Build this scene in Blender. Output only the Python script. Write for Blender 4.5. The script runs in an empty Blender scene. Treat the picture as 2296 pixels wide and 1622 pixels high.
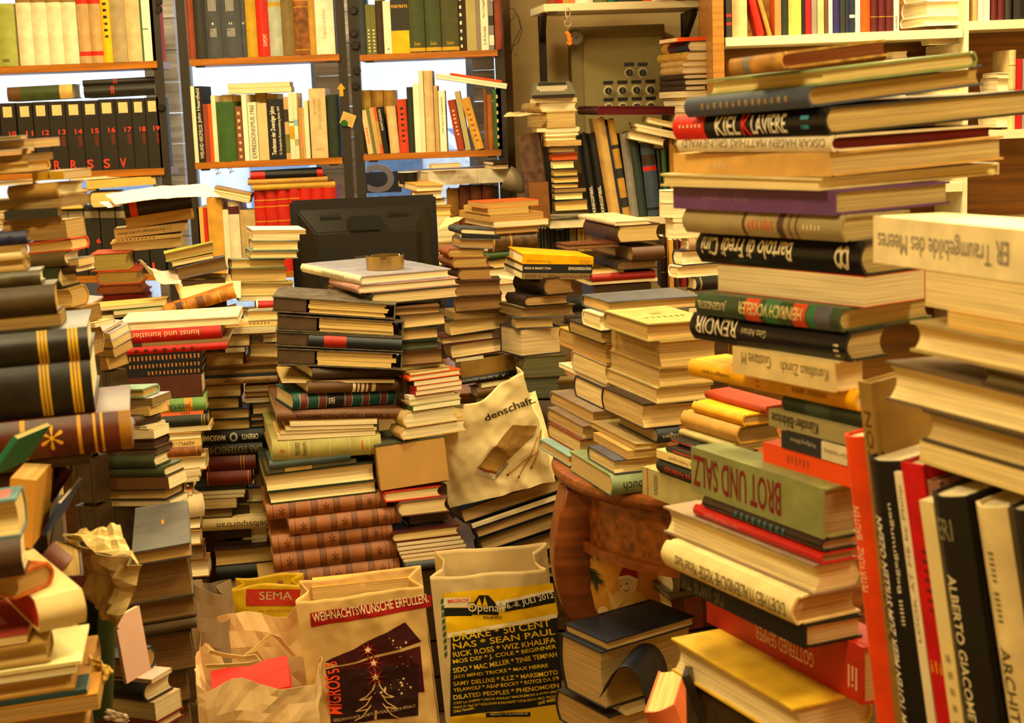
import bpy, bmesh, math, random, re
from mathutils import Vector, Matrix, noise
random.seed(7)
R = math.radians
S = bpy.context.scene
COL = S.collection

# ------------------------------------------------------------------ camera
FPX, CX, CY = 3540.0, 1148.0, 811.0
EYE = Vector((0, 0, 1.52))
PITCH, ROLL = math.atan(581 / 3540), 0.038
FW = Vector((0, math.cos(PITCH), -math.sin(PITCH)))
UP = Vector((0, math.sin(PITCH), math.cos(PITCH)))
RT = Vector((1, 0, 0))
cr, sr = math.cos(ROLL), math.sin(ROLL)
cam_d = bpy.data.cameras.new('camera')
cam = bpy.data.objects.new('camera', cam_d)
COL.objects.link(cam)
ax, ay, az = RT * cr - UP * sr, RT * sr + UP * cr, -FW
cam.matrix_world = Matrix(((ax.x, ay.x, az.x, EYE.x), (ax.y, ay.y, az.y, EYE.y), (ax.z, ay.z, az.z, EYE.z), (0, 0, 0, 1)))
cam_d.sensor_width = 36
cam_d.lens = FPX / 2296 * 36
cam_d.clip_start = .05
cam_d.dof.use_dof = True
cam_d.dof.focus_distance = 3.9
cam_d.dof.aperture_fstop = 11
S.camera = cam

# ------------------------------------------------------------------ world, lamps, exposure
S.view_settings.view_transform = 'Standard'
S.view_settings.look = 'None'
S.view_settings.gamma = 1
S.view_settings.use_curve_mapping = False
S.view_settings.exposure = -0.08
S.cycles.max_bounces = 6
S.cycles.diffuse_bounces = 4
S.cycles.glossy_bounces = 2
S.cycles.transmission_bounces = 4
S.cycles.sample_clamp_indirect = 6
w = bpy.data.worlds.new('sky'); S.world = w
w.use_nodes = True
bg = w.node_tree.nodes['Background']
bg.inputs[0].default_value = (.80, .90, 1, 1)
bg.inputs[1].default_value = 2.6
def lamp(name, loc, size, power, col, rot=(0, 0, 0), sy=None):
    l = bpy.data.lights.new(name, 'AREA')
    l.energy = power; l.color = col; l.size = size
    if sy: l.shape = 'RECTANGLE'; l.size_y = sy
    o = bpy.data.objects.new(name, l); COL.objects.link(o)
    o.location = loc; o.rotation_euler = rot
    return o
WARM = (1, .79, .40)
lamp('ceiling_lamp', (-.75, .9, 2.68), .5, 42, WARM)
lamp('ceiling_lamp', (1.35, 1.3, 2.68), .5, 34, WARM)  # added fill that brightens the right faces of the foreground pile, no known fixture
lamp('ceiling_lamp', (-.35, 3.0, 2.68), .5, 48, WARM)
lamp('ceiling_lamp', (1.2, 4.5, 2.68), .5, 60, WARM)
lamp('ceiling_lamp', (.75, 2.4, 2.68), .5, 46, WARM)  # extra fill put in to brighten the back wall around the cabinet
lamp('ceiling_lamp', (-1.2, 4.6, 2.68), .5, 56, WARM)
def portal(loc, sx, sy):
    o = lamp('window_daylight', loc, sx, 1, (1, 1, 1), (R(-90), 0, 0), sy)
    o.data.cycles.is_portal = True

# ------------------------------------------------------------------ pixel <-> place
def ray(x, y):
    u, v = (x - CX) / FPX, (CY - y) / FPX
    return FW + RT * (u * cr + v * sr) + UP * (-u * sr + v * cr)
def P(x, y, d):
    r = ray(x, y)
    return EYE + r * (d / r.y)
def pix(p):
    q = p - EYE; k = q.dot(FW)
    u, v = q.dot(RT) / k, q.dot(UP) / k
    return CX + FPX * (u * cr - v * sr), CY - FPX * (u * sr + v * cr)
def solve_len(c, dr, xt):
    lo, hi = 0.0, .9
    s = 1 if pix(c + dr * .01)[0] > pix(c)[0] else -1
    for _ in range(40):
        m = (lo + hi) / 2
        if (pix(c + dr * m)[0] - xt) * s < 0: lo = m
        else: hi = m
    return lo if lo > .012 else None

# ------------------------------------------------------------------ colours and materials
HEX = dict(cream='E6D8B4', ivory='F1E7CC', white='F3EEE2', tan='BE9A62', sand='D3B884', beige='C4AE88', ochre='B98A36',
 mustard='BF961E', yellow='F2B705', orange='F0500F', salmon='E07F4C', red='C3200F', crimson='B40D17', maroon='54161A', russet='86381E',
 brown='60401F', darkbrown='382617', chestnut='7C4726', leather='8A5222', black='161514', charcoal='2C2B28', slate='41454B', grey='857F76',
 silver='B8B6AF', navy='182338', blue='3A5072', skyblue='8DB2BE', teal='0F5A50', green='355A24', darkgreen='222F22', olive='6A6A34',
 sage='9AA06C', lime='9FAA3C', purple='5F3A78', violet='8B5A9B', lavender='B0ABC2', pink='D8A9A0', magenta='A02A62', khaki='ACA26C', taupe='8A7C6E', gold='D9A520', mottled='6E6348')
WORDS = dict(darkbrown='dark brown', darkgreen='dark green', skyblue='pale blue')
def lin(h):
    if isinstance(h, tuple): return h
    h = HEX.get(h, h)
    c = [int(h[i:i + 2], 16) / 255 for i in (0, 2, 4)]
    return tuple(v / 12.92 if v <= .04045 else ((v + .055) / 1.055) ** 2.4 for v in c)
MC = {}
def mat(col, kind='cover'):
    k = (col, kind)
    if k in MC: return MC[k]
    m = bpy.data.materials.new('%s_%s' % (col, kind)); MC[k] = m
    m.use_nodes = True
    nt = m.node_tree; b = nt.nodes['Principled BSDF']; L = nt.links.new
    c = lin(col)
    if kind == 'page' and c[1] > .36 * c[0]:
        kk = lin('C4B486'); kl = (c[0] * .3 + c[1] * .6 + c[2] * .1) / (kk[0] * .3 + kk[1] * .6 + kk[2] * .1)
        c = tuple(v * .6 + min(1, q * kl) * .4 for v, q in zip(c, kk))
    rough = dict(cover=.5, gloss=.22, page=.85, wall=.9, metal=.3, paper=.75, plain=.6, wood=.35, ink=.6, leather=.4, plastic=.35, glass=.05, bag=.5).get(kind, .6)
    b.inputs['Roughness'].default_value = rough
    b.inputs['Specular IOR Level'].default_value = .35 if kind != 'page' else .1
    b.inputs['Base Color'].default_value = (*c, 1)
    if kind in ('ink', 'plain', 'plastic'): return m
    if kind == 'metal': b.inputs['Metallic'].default_value = 1; return m
    if kind == 'glass':
        b.inputs['Transmission Weight'].default_value = 1; return m
    tc = nt.nodes.new('ShaderNodeTexCoord'); mp = nt.nodes.new('ShaderNodeMapping')
    L(tc.outputs['Object'], mp.inputs[0])
    n = nt.nodes.new('ShaderNodeTexNoise'); L(mp.outputs[0], n.inputs[0])
    rp = nt.nodes.new('ShaderNodeValToRGB'); L(n.outputs[0], rp.inputs[0]); L(rp.outputs[0], b.inputs['Base Color'])
    lo, hi, sc, p0, p1 = .8, 1.12, (28, 28, 28), .3, .72
    if kind == 'page': lo, hi, sc, p0, p1 = .62, 1.08, (6, 6, 620), .3, .62
    if kind == 'wood': lo, hi, sc, p0, p1 = .55, 1.2, (3, 60, 60), .3, .7
    if kind == 'leather': lo, hi, sc, p0, p1 = .45, 1.35, (45, 45, 45), .32, .7
    if kind == 'wall': lo, hi, sc, p0, p1 = .88, 1.05, (5, 5, 5), .3, .7
    if kind in ('paper', 'bag'): lo, hi, sc, p0, p1 = .9, 1.05, (14, 14, 14), .3, .7
    mp.inputs['Scale'].default_value = sc
    n.inputs['Scale'].default_value = 1; n.inputs['Detail'].default_value = 4
    e = rp.color_ramp.elements
    e[0].position, e[1].position = p0, p1
    e[0].color = (*[min(1, v * lo) for v in c], 1); e[1].color = (*[min(1, v * hi) for v in c], 1)
    if kind in ('cover', 'leather', 'wall', 'page'):
        bp = nt.nodes.new('ShaderNodeBump'); bp.inputs['Strength'].default_value = .5 if kind == 'page' else .12
        bp.inputs['Distance'].default_value = .002 if kind != 'page' else .0008
        if kind != 'page':
            n2 = nt.nodes.new('ShaderNodeTexNoise'); n2.inputs['Scale'].default_value = 600 if kind != 'wall' else 90
            L(tc.outputs['Object'], n2.inputs[0]); L(n2.outputs[0], bp.inputs['Height'])
        else: L(n.outputs[0], bp.inputs['Height'])
        L(bp.outputs[0], b.inputs['Normal'])
    return m

# ------------------------------------------------------------------ objects
def link(name, me, parent=None, mtx=None):
    o = bpy.data.objects.new(name, me); COL.objects.link(o)
    if parent: o.parent = parent
    if mtx is not None: o.matrix_local = mtx
    return o
def tag(o, label, cat, group=None):
    o['label'] = label; o['category'] = cat
    if group: o['group'] = group
    return o
def thing(name, label, cat, mtx=None, group=None):
    o = bpy.data.objects.new(name, None); COL.objects.link(o); o.empty_display_size = .02
    if mtx is not None: o.matrix_world = mtx
    return tag(o, label, cat, group)
def mesh(name, v, f, mats, mi=None, smooth=None):
    me = bpy.data.meshes.new(name); me.from_pydata(v, [], f)
    for m in mats: me.materials.append(m)
    if mi: me.polygons.foreach_set('material_index', mi)
    if smooth:
        me.polygons.foreach_set('use_smooth', [True] * len(f)); me.set_sharp_from_angle(angle=R(smooth))
    me.update(); return me
class MB:
    def __init__(s): s.v, s.f, s.mi = [], [], []
    def add(s, v, f, m=0):
        k = len(s.v); s.v += [tuple(p) for p in v]; s.f += [tuple(i + k for i in q) for q in f]; s.mi += [m] * len(f); return s
    def box(s, x0, x1, y0, y1, z0, z1, m=0):
        v = [(x, y, z) for z in (z0, z1) for x, y in ((x0, y0), (x1, y0), (x1, y1), (x0, y1))]
        return s.add(v, [(3, 2, 1, 0), (4, 5, 6, 7), (0, 1, 5, 4), (1, 2, 6, 5), (2, 3, 7, 6), (3, 0, 4, 7)], m)
    def lathe(s, prof, n=32, m=0, c=(0, 0, 0), ax='z'):
        v, f = [], []
        for r, z in prof:
            for i in range(n):
                t = 2 * math.pi * i / n; a, b = r * math.cos(t), r * math.sin(t)
                v.append((c[0] + a, c[1] + b, c[2] + z) if ax == 'z' else (c[0] + a, c[1] + z, c[2] + b))
        for j in range(len(prof) - 1):
            for i in range(n):
                q = (j * n + i, j * n + (i + 1) % n, (j + 1) * n + (i + 1) % n, (j + 1) * n + i)
                f.append(q if ax == 'z' else q[::-1])
        return s.add(v, f, m)
    def tube(s, pts, rad, n=8, m=0):
        v, f = [], []
        pts = [Vector(p) for p in pts]
        for i, p in enumerate(pts):
            t = (pts[min(i + 1, len(pts) - 1)] - pts[max(i - 1, 0)]).normalized()
            a = t.orthogonal().normalized() if i == 0 else (a - t * a.dot(t)).normalized()
            b = t.cross(a); r = rad[i] if isinstance(rad, (list, tuple)) else rad
            v += [p + (a * math.cos(k * 2 * math.pi / n) + b * math.sin(k * 2 * math.pi / n)) * r for k in range(n)]
        for i in range(len(pts) - 1):
            f += [(i * n + k, i * n + (k + 1) % n, (i + 1) * n + (k + 1) % n, (i + 1) * n + k) for k in range(n)]
        f += [tuple(range(n))[::-1], tuple(range((len(pts) - 1) * n, len(pts) * n))]
        return s.add(v, f, m)
    def build(s, name, mats, parent=None, mtx=None, smooth=None, bevel=0):
        me = mesh(name, s.v, s.f, mats if isinstance(mats, (list, tuple)) else [mats], s.mi, smooth)
        if bevel:
            bm = bmesh.new(); bm.from_mesh(me)
            bmesh.ops.bevel(bm, geom=bm.edges[:], offset=bevel, segments=2, affect='EDGES', clamp_overlap=True)
            bm.to_mesh(me); bm.free()
        return link(name, me, parent, mtx)
TXT = {}
def text_mesh(t, bold=0.0, nx=0, ny=0):
    """the outline of a line of lettering, scaled to a 1 x 1 box and cut into nx by ny cells so that it can follow a curved spine"""
    k = (t, bold, nx, ny)
    if k not in TXT:
        c = bpy.data.curves.new('t', 'FONT'); c.body = t; c.offset = bold; c.resolution_u = 3; c.fill_mode = 'FRONT'
        o = bpy.data.objects.new('t', c)
        me = bpy.data.meshes.new_from_object(o)
        v = [(p.co.x, p.co.y) for p in me.vertices]; f = [tuple(p.vertices) for p in me.polygons]
        bpy.data.objects.remove(o); bpy.data.curves.remove(c); bpy.data.meshes.remove(me)
        xs = [p[0] for p in v]; ys = [p[1] for p in v]
        x0, y0, dx, dy = min(xs), min(ys), max(xs) - min(xs), max(ys) - min(ys)
        v = [((a - x0) / dx, (b - y0) / max(dy, 1e-6)) for a, b in v]
        if nx or ny:
            bm = bmesh.new(); bv = [bm.verts.new((a, b, 0)) for a, b in v]
            for q in f:
                try: bm.faces.new([bv[i] for i in q])
                except ValueError: pass
            for n, co, no in ((nx, (1, 0, 0), (1, 0, 0)), (ny, (0, 1, 0), (0, 1, 0))):
                for i in range(1, n):
                    bmesh.ops.bisect_plane(bm, geom=bm.verts[:] + bm.edges[:] + bm.faces[:], plane_co=[c * i / n for c in co], plane_no=no)
            bm.verts.index_update()
            v = [(p.co.x, p.co.y) for p in bm.verts]; f = [tuple(p.index for p in q.verts) for q in bm.faces]
            bm.free()
        TXT[k] = (v, f)
    return TXT[k]
def frame(o, x, y, z):
    return Matrix(((x.x, y.x, z.x, o.x), (x.y, y.y, z.y, o.y), (x.z, y.z, z.z, o.z), (0, 0, 0, 1)))

# ------------------------------------------------------------------ books
def book_shape(root, L, W, T, o):
    """x runs along the spine, y from spine to fore-edge, z through the thickness; the parts of one book"""
    hard = o['k'] == 'H'
    b = min(.0028, T * .17) if hard else min(.0006, T * .12)
    s = (min(.011, T * .26) if o['round'] else .0) if hard else 0
    ov = min(.0035, L * .02) if hard else .0006
    g = min(.0014, b * .5) if hard and T > .012 else 0
    n = 8
    arc = [(-s * math.sin(math.pi * i / n), i / n) for i in range(n + 1)]
    yi = b + .0004
    outer = [(W, 0), (.010, 0), (.0065, g), (.003, 0)] + [(y, T * t) for y, t in arc] + [(.003, T), (.0065, T - g), (.010, T), (W, T)]
    inner = [(W, b), (.010, b), (.0065, b + g * .5), (.004, b)] + [(yi + y, b + (T - 2 * b) * t) for y, t in arc] + [(.004, T - b), (.0065, T - b - g * .5), (.010, T - b), (W, T - b)]
    m = len(outer)
    bands = o['bands']
    xs = sorted({0.0, 1.0} | {x for q in bands for x in q[:2]})
    if hard and o['wear']: xs = sorted(set(xs) | {i / 8 for i in range(9)})
    v, f, mi = [], [], []
    wob = random.uniform(-1, 1) * min(.002, T * .08) if hard else 0
    for x in xs:
        for pr in (outer, inner):
            for y, z in pr:
                bend = wob * (y / W) ** 2 * (1 if z > T / 2 else 0) * math.cos(x * 3)
                v.append((x * L, y, z + (bend if y > .02 else 0)))
    mats = [o['mat'], o['smat']]; bi = {}
    for q in bands:
        if q[2] not in bi: bi[q[2]] = len(mats); mats.append(mat(q[2], 'cover'))
    for k in range(len(xs) - 1):
        A, B = k * 2 * m, (k + 1) * 2 * m
        xm = (xs[k] + xs[k + 1]) / 2
        band = next((bi[q[2]] for q in reversed(bands) if q[0] <= xm <= q[1]), 1)
        for i in range(m - 1):
            f.append((A + i, A + i + 1, B + i + 1, B + i)); mi.append(band if 3 <= i <= m - 5 else 0)
            f.append((A + m + i + 1, A + m + i, B + m + i, B + m + i + 1)); mi.append(0)
        f.append((A + m, A, B, B + m)); mi.append(0)
        f.append((A + m - 1, A + 2 * m - 1, B + 2 * m - 1, B + m - 1)); mi.append(0)
    E = (len(xs) - 1) * 2 * m
    for i in range(m - 1):
        c = band if 3 <= i <= m - 5 else 0
        f.append((i + 1, i, m + i, m + i + 1)); mi.append(0 if c < 2 else 1)
        f.append((E + i, E + i + 1, E + m + i + 1, E + m + i)); mi.append(0 if c < 2 else 1)
    link('cover', mesh('cover', v, f, mats, mi, 35), root)
    # page block
    c = s * .8
    z0, z1 = b, T - b
    back = [(yi + .0003 + y, z0 + (z1 - z0) * t) for y, t in arc]
    fore = [(W - ov - c * math.sin(math.pi * t), z0 + (z1 - z0) * t) for _, t in arc]
    pv, pf = [], []
    pr = back + fore[::-1]; q = len(pr)
    for x in (ov, L - ov): pv += [(x, y, z) for y, z in pr]
    pf += [(i, (i + 1) % q, q + (i + 1) % q, q + i) for i in range(q)]
    for e in (0, q):
        for i in range(n):
            r4 = (e + i, e + i + 1, e + q - 2 - i, e + q - 1 - i)
            pf.append(r4 if e else r4[::-1])
    link('page_block', mesh('page_block', pv, pf, [o['pmat']], None, 35), root)
    for t, x0, x1, q0, q1, col, fl in o['titles']:
        cross = 'v' in fl or 'w' in fl
        tv, tf = text_mesh(t, .012 if 'b' in fl else 0, 8 if s and cross else 0, 8 if s and not cross else 0)
        vv = []
        for a, h in tv:
            if 'u' in fl: X, Z = x1 - a * (x1 - x0), q1 - h * (q1 - q0)
            elif 'v' in fl: Z, X = q1 - a * (q1 - q0), x0 + h * (x1 - x0)
            elif 'w' in fl: Z, X = q0 + a * (q1 - q0), x1 - h * (x1 - x0)
            else: X, Z = x0 + a * (x1 - x0), q0 + h * (q1 - q0)
            if 'T' in fl: vv.append((X * L, Z * W, T + .0006))
            else: vv.append((X * L, -s * math.sin(math.pi * max(0, min(1, Z))) - .0007, Z * T))
        link('title', mesh('title', vv, tf, [mat(col, 'ink')]), root)
    for x0, x1, q0, q1, col in o['slab']:
        MB().box(x0 * L, x1 * L, -s - .0006, -s + .0004, q0 * T, q1 * T).build('spine_label', mat(col, 'paper'), root)
    for x0, x1, y0, y1, col in o['patch']:
        pb = MB().box(x0 * L, x1 * L, y0 * W, y1 * W, T - .0002, T + .0005)
        pb.build('cover_label', mat(col, 'cover'), root)

ORD = 'top second third fourth fifth sixth seventh eighth ninth tenth eleventh twelfth thirteenth fourteenth fifteenth sixteenth seventeenth eighteenth nineteenth twentieth'.split()
def nth(i):
    if i < 20: return ORD[i]
    if i == 29: return 'thirtieth'
    return ('twenty-' if i < 29 else 'thirty-') + ['first', *ORD[1:9]][(i - 20) % 10]
def opts(line):
    """'yt yb x0 xc x1 F colour k=v ... | title@x0,x1,z0,z1,colour,flags #words'"""
    line, _, desc = line.partition('#')
    head, *tt = line.split('|')
    tk = head.split()
    o = dict(a=None, r=None, d=None, p='cream', sp=None, k=None, m=None, W=None, L=None, g=0, wear=0, round=1, n=None, tp=0)
    pos = []
    for t in tk:
        if '=' in t:
            k, v = t.split('=', 1); o[k] = v
        else: pos.append(t)
    for k in ('a', 'r', 'd', 'W', 'L', 'tp'):
        if o[k] is not None: o[k] = float(o[k])
    o['round'] = int(o['round'])
    o['bands'] = [(float(a), float(b), c) for a, b, c in (q.split(':') for q in o.get('b', '').split(',') if q)]
    o['patch'] = [(*[float(z) for z in q.split(':')[:4]], q.split(':')[4]) for q in o.get('lab', '').split(',') if q]
    o['slab'] = [(*[float(z) for z in q.split(':')[:4]], q.split(':')[4]) for q in o.get('slab', '').split(',') if q]
    o['titles'] = []
    for t in tt:
        s, _, q = t.strip().rpartition('@'); q = q.split(',')
        o['titles'].append((s, *[float(z) for z in q[:4]], q[4], q[5] if len(q) > 5 else ''))
    o['desc'] = desc.strip()
    return pos, o
def finish(o, col, T):
    if o['k'] is None: o['k'] = 'H' if T > .011 else 'P'
    kind = o['m'] or ('cover' if o['k'] == 'H' else 'paper')
    o['mat'] = mat(col, kind); o['smat'] = mat(o['sp'], kind) if o['sp'] else o['mat']
    o['pmat'] = mat(o['p'], 'page')
    nm = 'book' if o['k'] == 'H' else ('paperback' if T > .007 else 'booklet')
    return o['n'] or nm, nm
def kindword(nm): return nm.replace('_', ' ')
def shade(h):
    r, g, b = [int(h[i:i + 2], 16) for i in (0, 2, 4)]
    m = max(r, g, b); k = m - min(r, g, b)
    tone = 'dark ' if m < 75 else 'pale ' if m > 215 and k < 110 else ''
    if k < 22: return 'black' if m < 48 else tone + 'grey' if m < 205 else 'white'
    if r >= g >= b: return tone + ('red' if g < r * .42 and b < r * .5 else 'orange' if m > 200 and g < r * .62 else 'brown' if m < 135 else 'tan' if m < 205 else 'yellow' if b < 100 else 'cream')
    if r >= b > g: return tone + ('red' if b < r * .7 else 'pink')
    if g >= r and g >= b: return tone + ('olive' if r > b * 1.3 and g - r < 22 else 'green')
    return tone + ('purple' if r > g * 1.15 else 'blue')
def words(c): return WORDS.get(c, c)
Z_UP = Vector((0, 0, 1))
def stack(phrase, d, a, r, lines, base='crate', group=None):
    """books lying on one another, first line is the top one"""
    zb = None; last = None
    lines = [l.strip() for l in lines.strip().splitlines() if l.strip()]
    for i, ln in enumerate(lines):
        pos, o = opts(ln)
        yt, yb = float(pos[0]), float(pos[1])
        x0, xc, x1 = [None if t == '-' else float(t) for t in pos[2:5]]
        F, col = pos[5], pos[6]
        dd = o['d'] or d
        if len(F) == 1:
            main = 'R' if x1 is not None else 'L'
            F = {'Rs': 'hs', 'Rf': 'hf', 'Rh': 'sh', 'Ls': 'sh', 'Lf': 'fh', 'Lh': 'hs'}[main + F]
            aa = o['a'] if o['a'] is not None else (a if main == 'R' or a > 45 else 90 - a)
        else: aa = o['a'] if o['a'] is not None else a
        rr = o['r'] if o['r'] is not None else r
        aa = R(aa)
        top, bot = P(xc, yt, dd), P(xc, yb, dd)
        zt, zl = top.z, bot.z
        if zb is not None and not o['g'] and abs(zb - zt) < .035: zt = zb
        if zt - zl < .0025: zl = zt - .0025
        zb = zl
        T = zt - zl - .0003
        c = Vector((bot.x, dd, zl))
        dR, dL = Vector((math.cos(aa), math.sin(aa), 0)), Vector((-math.sin(aa), math.cos(aa), 0))
        lR = solve_len(c, dR, x1) if x1 is not None else None
        lL = solve_len(c, dL, x0) if x0 is not None else None
        Lleft = F[0] in 'sf'
        if x1 is not None and lR is None and aa < 1.5: lR = .06
        if lR is None: lR = o['W'] if Lleft and o['W'] else o['L'] if (not Lleft and o['L']) else (lL * .7 if Lleft else lL * 1.42)
        if lL is None: lL = o['L'] if Lleft and o['L'] else o['W'] if (not Lleft and o['W']) else (lR * 1.42 if Lleft else lR * .7)
        lL, lR = max(.05, min(lL, .42)), max(.05, min(lR, .42))
        if F == 'hs': mx = frame(c, dR, dL, Z_UP); L, W = lR, lL
        elif F == 'sh': mx = frame(c + dL * lL, -dL, dR, Z_UP); L, W = lL, lR
        elif F == 'hf': mx = frame(c + dL * lL + dR * lR, -dR, -dL, Z_UP); L, W = lR, lL
        else: mx = frame(c + dR * lR, dL, -dR, Z_UP); L, W = lL, lR
        if rr or o['tp']:
            mx = Matrix.Translation(c) @ Matrix.Rotation(R(rr), 4, 'Y') @ Matrix.Rotation(R(o['tp']), 4, 'X') @ Matrix.Translation(-c) @ mx
        nm, kw = finish(o, col, T)
        if o['desc']: lab = o['desc']
        else: lab = '%s %s, %s out' % (words(col) if col in HEX else shade(col), {'book': 'hardback'}.get(kw, kw), 'spine' if 's' in F else 'page edges')
        lab = '%s, %s %s' % (lab, 'top of' if i == 0 else nth(i) + ' from top of', phrase)
        root = thing(nm, lab, kindword(nm), mx, group or 'books in ' + phrase)
        book_shape(root, L, W, T, o)
        last = (c, dR, dL, lR, lL, zl)
    if base == 'crate' and zb > .06:
        c, dR, dL, lR, lL, zl = last
        ctr = c + dR * lR / 2 + dL * lL / 2
        crate(ctr, .42 * min(.4, lR), .42 * min(.4, lL), zl - .001, math.atan2(dR.y, dR.x), phrase)
DESK = (-1.5, .3, 4.45, 5.1, P(814, 443, 4.55).z - .565)
def crate(ctr, hx, hy, h, ang, phrase):
    zb = 0
    if DESK[0] < ctr.x < DESK[1] and DESK[2] < ctr.y < DESK[3] and h > DESK[4] + .03: zb = DESK[4] + .001
    h -= zb
    t = thing('wooden_crate', 'plain wooden crate hidden under %s' % phrase, 'crate', Matrix.Translation((ctr.x, ctr.y, zb)) @ Matrix.Rotation(ang, 4, 'Z'), 'wooden crates under the stacks')
    m = mat('3E2C18', 'wood'); b = MB()
    k = max(2, int(h / .09)); sh = h / k
    for i in range(k):
        z0, z1 = i * sh + .004, (i + 1) * sh - .004
        b.box(-hx, hx, -hy, -hy + .01, z0, z1).box(-hx, hx, hy - .01, hy, z0, z1)
        b.box(-hx, -hx + .01, -hy + .011, hy - .011, z0, z1).box(hx - .01, hx, -hy + .011, hy - .011, z0, z1)
    b.build('slats', m, t)
    MB().box(-hx + .011, hx - .011, -hy + .011, hy - .011, h - .012, h - .004).build('lid', m, t)
    b = MB()
    for sx in (-1, 1):
        for sy in (-1, 1):
            x, y = sx * (hx - .02), sy * (hy - .02)
            b.box(x - .008, x + .008, y - .008, y + .008, 0, h - .013)
    b.build('corner_posts', m, t)
def row(phrase, d, z, lines, group=None, ord_from='left'):
    """books standing on a shelf at height z: 'x0 x1 ytop colour lean=..' with x at the foot"""
    lines = [l.strip() for l in lines.strip().splitlines() if l.strip()]
    for i, ln in enumerate(lines):
        pos, o = opts(ln)
        x0, x1, yt, col = float(pos[0]), float(pos[1]), float(pos[2]), pos[3]
        dd = o['d'] or d
        zz = float(o.get('z', z))
        lean = R(float(o.get('lean', 0)))
        yb = float(o['yb']) if 'yb' in o else None
        # foot pixel row for this height
        yy = yt + 150
        for _ in range(6): yy += (P((x0 + x1) / 2, yy, dd).z - zz) * FPX / dd
        a, b = P(x0, yy, dd), P(x1, yy, dd)
        T = max(.004, (b.x - a.x) * math.cos(lean) - .0006)
        dy = yy - yt
        H = (P((x0 + x1) / 2, yt, dd).z - zz) / max(.5, math.cos(lean))
        if lean: H -= T * abs(math.sin(lean))
        W = o['W'] or min(.24, max(.10, H * .7))
        yaw = R(float(o['a'] or 0))
        X, Y = Vector((math.cos(yaw), math.sin(yaw), 0)), Vector((-math.sin(yaw), math.cos(yaw), 0))
        c = Vector((a.x, dd, zz + (T * math.sin(lean) if lean > 0 else 0)))
        mx = frame(c + X * T, Z_UP, Y, -X)
        if lean: mx = Matrix.Translation(c) @ Matrix.Rotation(lean, 4, 'Y') @ Matrix.Translation(-c) @ mx
        nm, kw = finish(o, col, T)
        if not o['k'] == 'H': nm = kw = 'paperback'
        n1 = 'first' if i == 0 else nth(i)
        if o['desc']: lab = '%s, %s from left on %s' % (o['desc'], n1, phrase)
        else: lab = '%s %s standing, %s from left on %s' % (words(col) if col in HEX else shade(col), {'book': 'hardback'}.get(kw, kw), n1, phrase)
        root = thing(nm, lab, kindword(nm), mx, group or 'books on ' + phrase)
        book_shape(root, H, W, T, o)

# ------------------------------------------------------------------ the room
def struct(o):
    o['kind'] = 'structure'; return o
XL, XR, YF, YB, ZC = -2.45, 2.75, -1.2, 6.32, 2.75
WX1 = P(1116, 200, YB).x           # right end of the window front
plaster = mat('F0D69A', 'wall')
struct(MB().box(XL - .1, XR + .1, YF - .1, YB + .15, -.1, 0).build('floor', mat('5A4128', 'wood')))
struct(MB().box(XL - .1, XR + .1, YF - .1, YB + .15, ZC, ZC + .1).build('ceiling', mat('E4D5B0', 'wall')))
struct(MB().box(XL - .1, XL, YF, YB, 0, ZC).build('wall_left', plaster))
struct(MB().box(XR, XR + .1, YF, YB, 0, ZC).build('wall_right', plaster))
struct(MB().box(XL, XR, YF - .1, YF, 0, ZC).build('wall_front', plaster))
struct(MB().box(WX1, XR, YB, YB + .12, 0, ZC).box(XL, WX1, YB, YB + .12, 0, .45).box(XL, WX1, YB, YB + .12, 2.6, ZC).build('wall_back', plaster))
# corner pillar between window front and cream wall
x0, x1 = P(1113, 200, 6.1).x, P(1150, 200, 6.1).x
struct(MB().box(x0, x1, 6.05, YB, 0, ZC).build('trim_1', mat('5A4320', 'wall')))
# weathered wooden posts of the shop front
gw = mat('8F8F96', 'wood')
PX = [(333, 405), (711, 791), (1063, 1112)]
pedge = []
for i, (a, b) in enumerate(PX):
    xa, xb = P(a, 250, 6.22).x, P(b, 250, 6.22).x
    pedge.append((xa, xb))
    m = MB()
    for k in range(18):
        z = .45 + k * .12
        m.box(xa, xb, 6.22, 6.32, z, z + .117)
    struct(m.build('trim_%d' % (i + 2), mat('D2CCC8', 'wood')))
gm = bpy.data.materials.new('window_glass'); gm.use_nodes = True
nt = gm.node_tree; nt.nodes.remove(nt.nodes['Principled BSDF'])
tr, gl, mx = nt.nodes.new('ShaderNodeBsdfTransparent'), nt.nodes.new('ShaderNodeBsdfGlossy'), nt.nodes.new('ShaderNodeMixShader')
gl.inputs['Roughness'].default_value = .02; mx.inputs[0].default_value = .05
nt.links.new(tr.outputs[0], mx.inputs[1]); nt.links.new(gl.outputs[0], mx.inputs[2]); nt.links.new(mx.outputs[0], nt.nodes['Material Output'].inputs[0])
cuts = [XL, pedge[0][0], pedge[0][1], pedge[1][0], pedge[1][1], pedge[2][0], pedge[2][1], WX1]
for i in range(4):
    a, b = cuts[2 * i], cuts[2 * i + 1]
    if b - a < .02: continue
    portal(((a + b) / 2, YB + .14, 1.525), b - a, 2.15)
    wn = bpy.data.objects.new('window_%d' % (i + 1), None); COL.objects.link(wn); struct(wn)
    f = .028
    MB().box(a, a + f, 6.33, 6.37, .45, 2.6).box(b - f, b, 6.33, 6.37, .45, 2.6).box(a + f, b - f, 6.33, 6.37, .45, .49).box(a + f, b - f, 6.33, 6.37, 2.56, 2.6).build('frame', mat('9AA3B0', 'plain'), wn)
    MB().box(a + f, b - f, 6.346, 6.352, .49, 2.56).build('pane', gm, wn)
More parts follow.
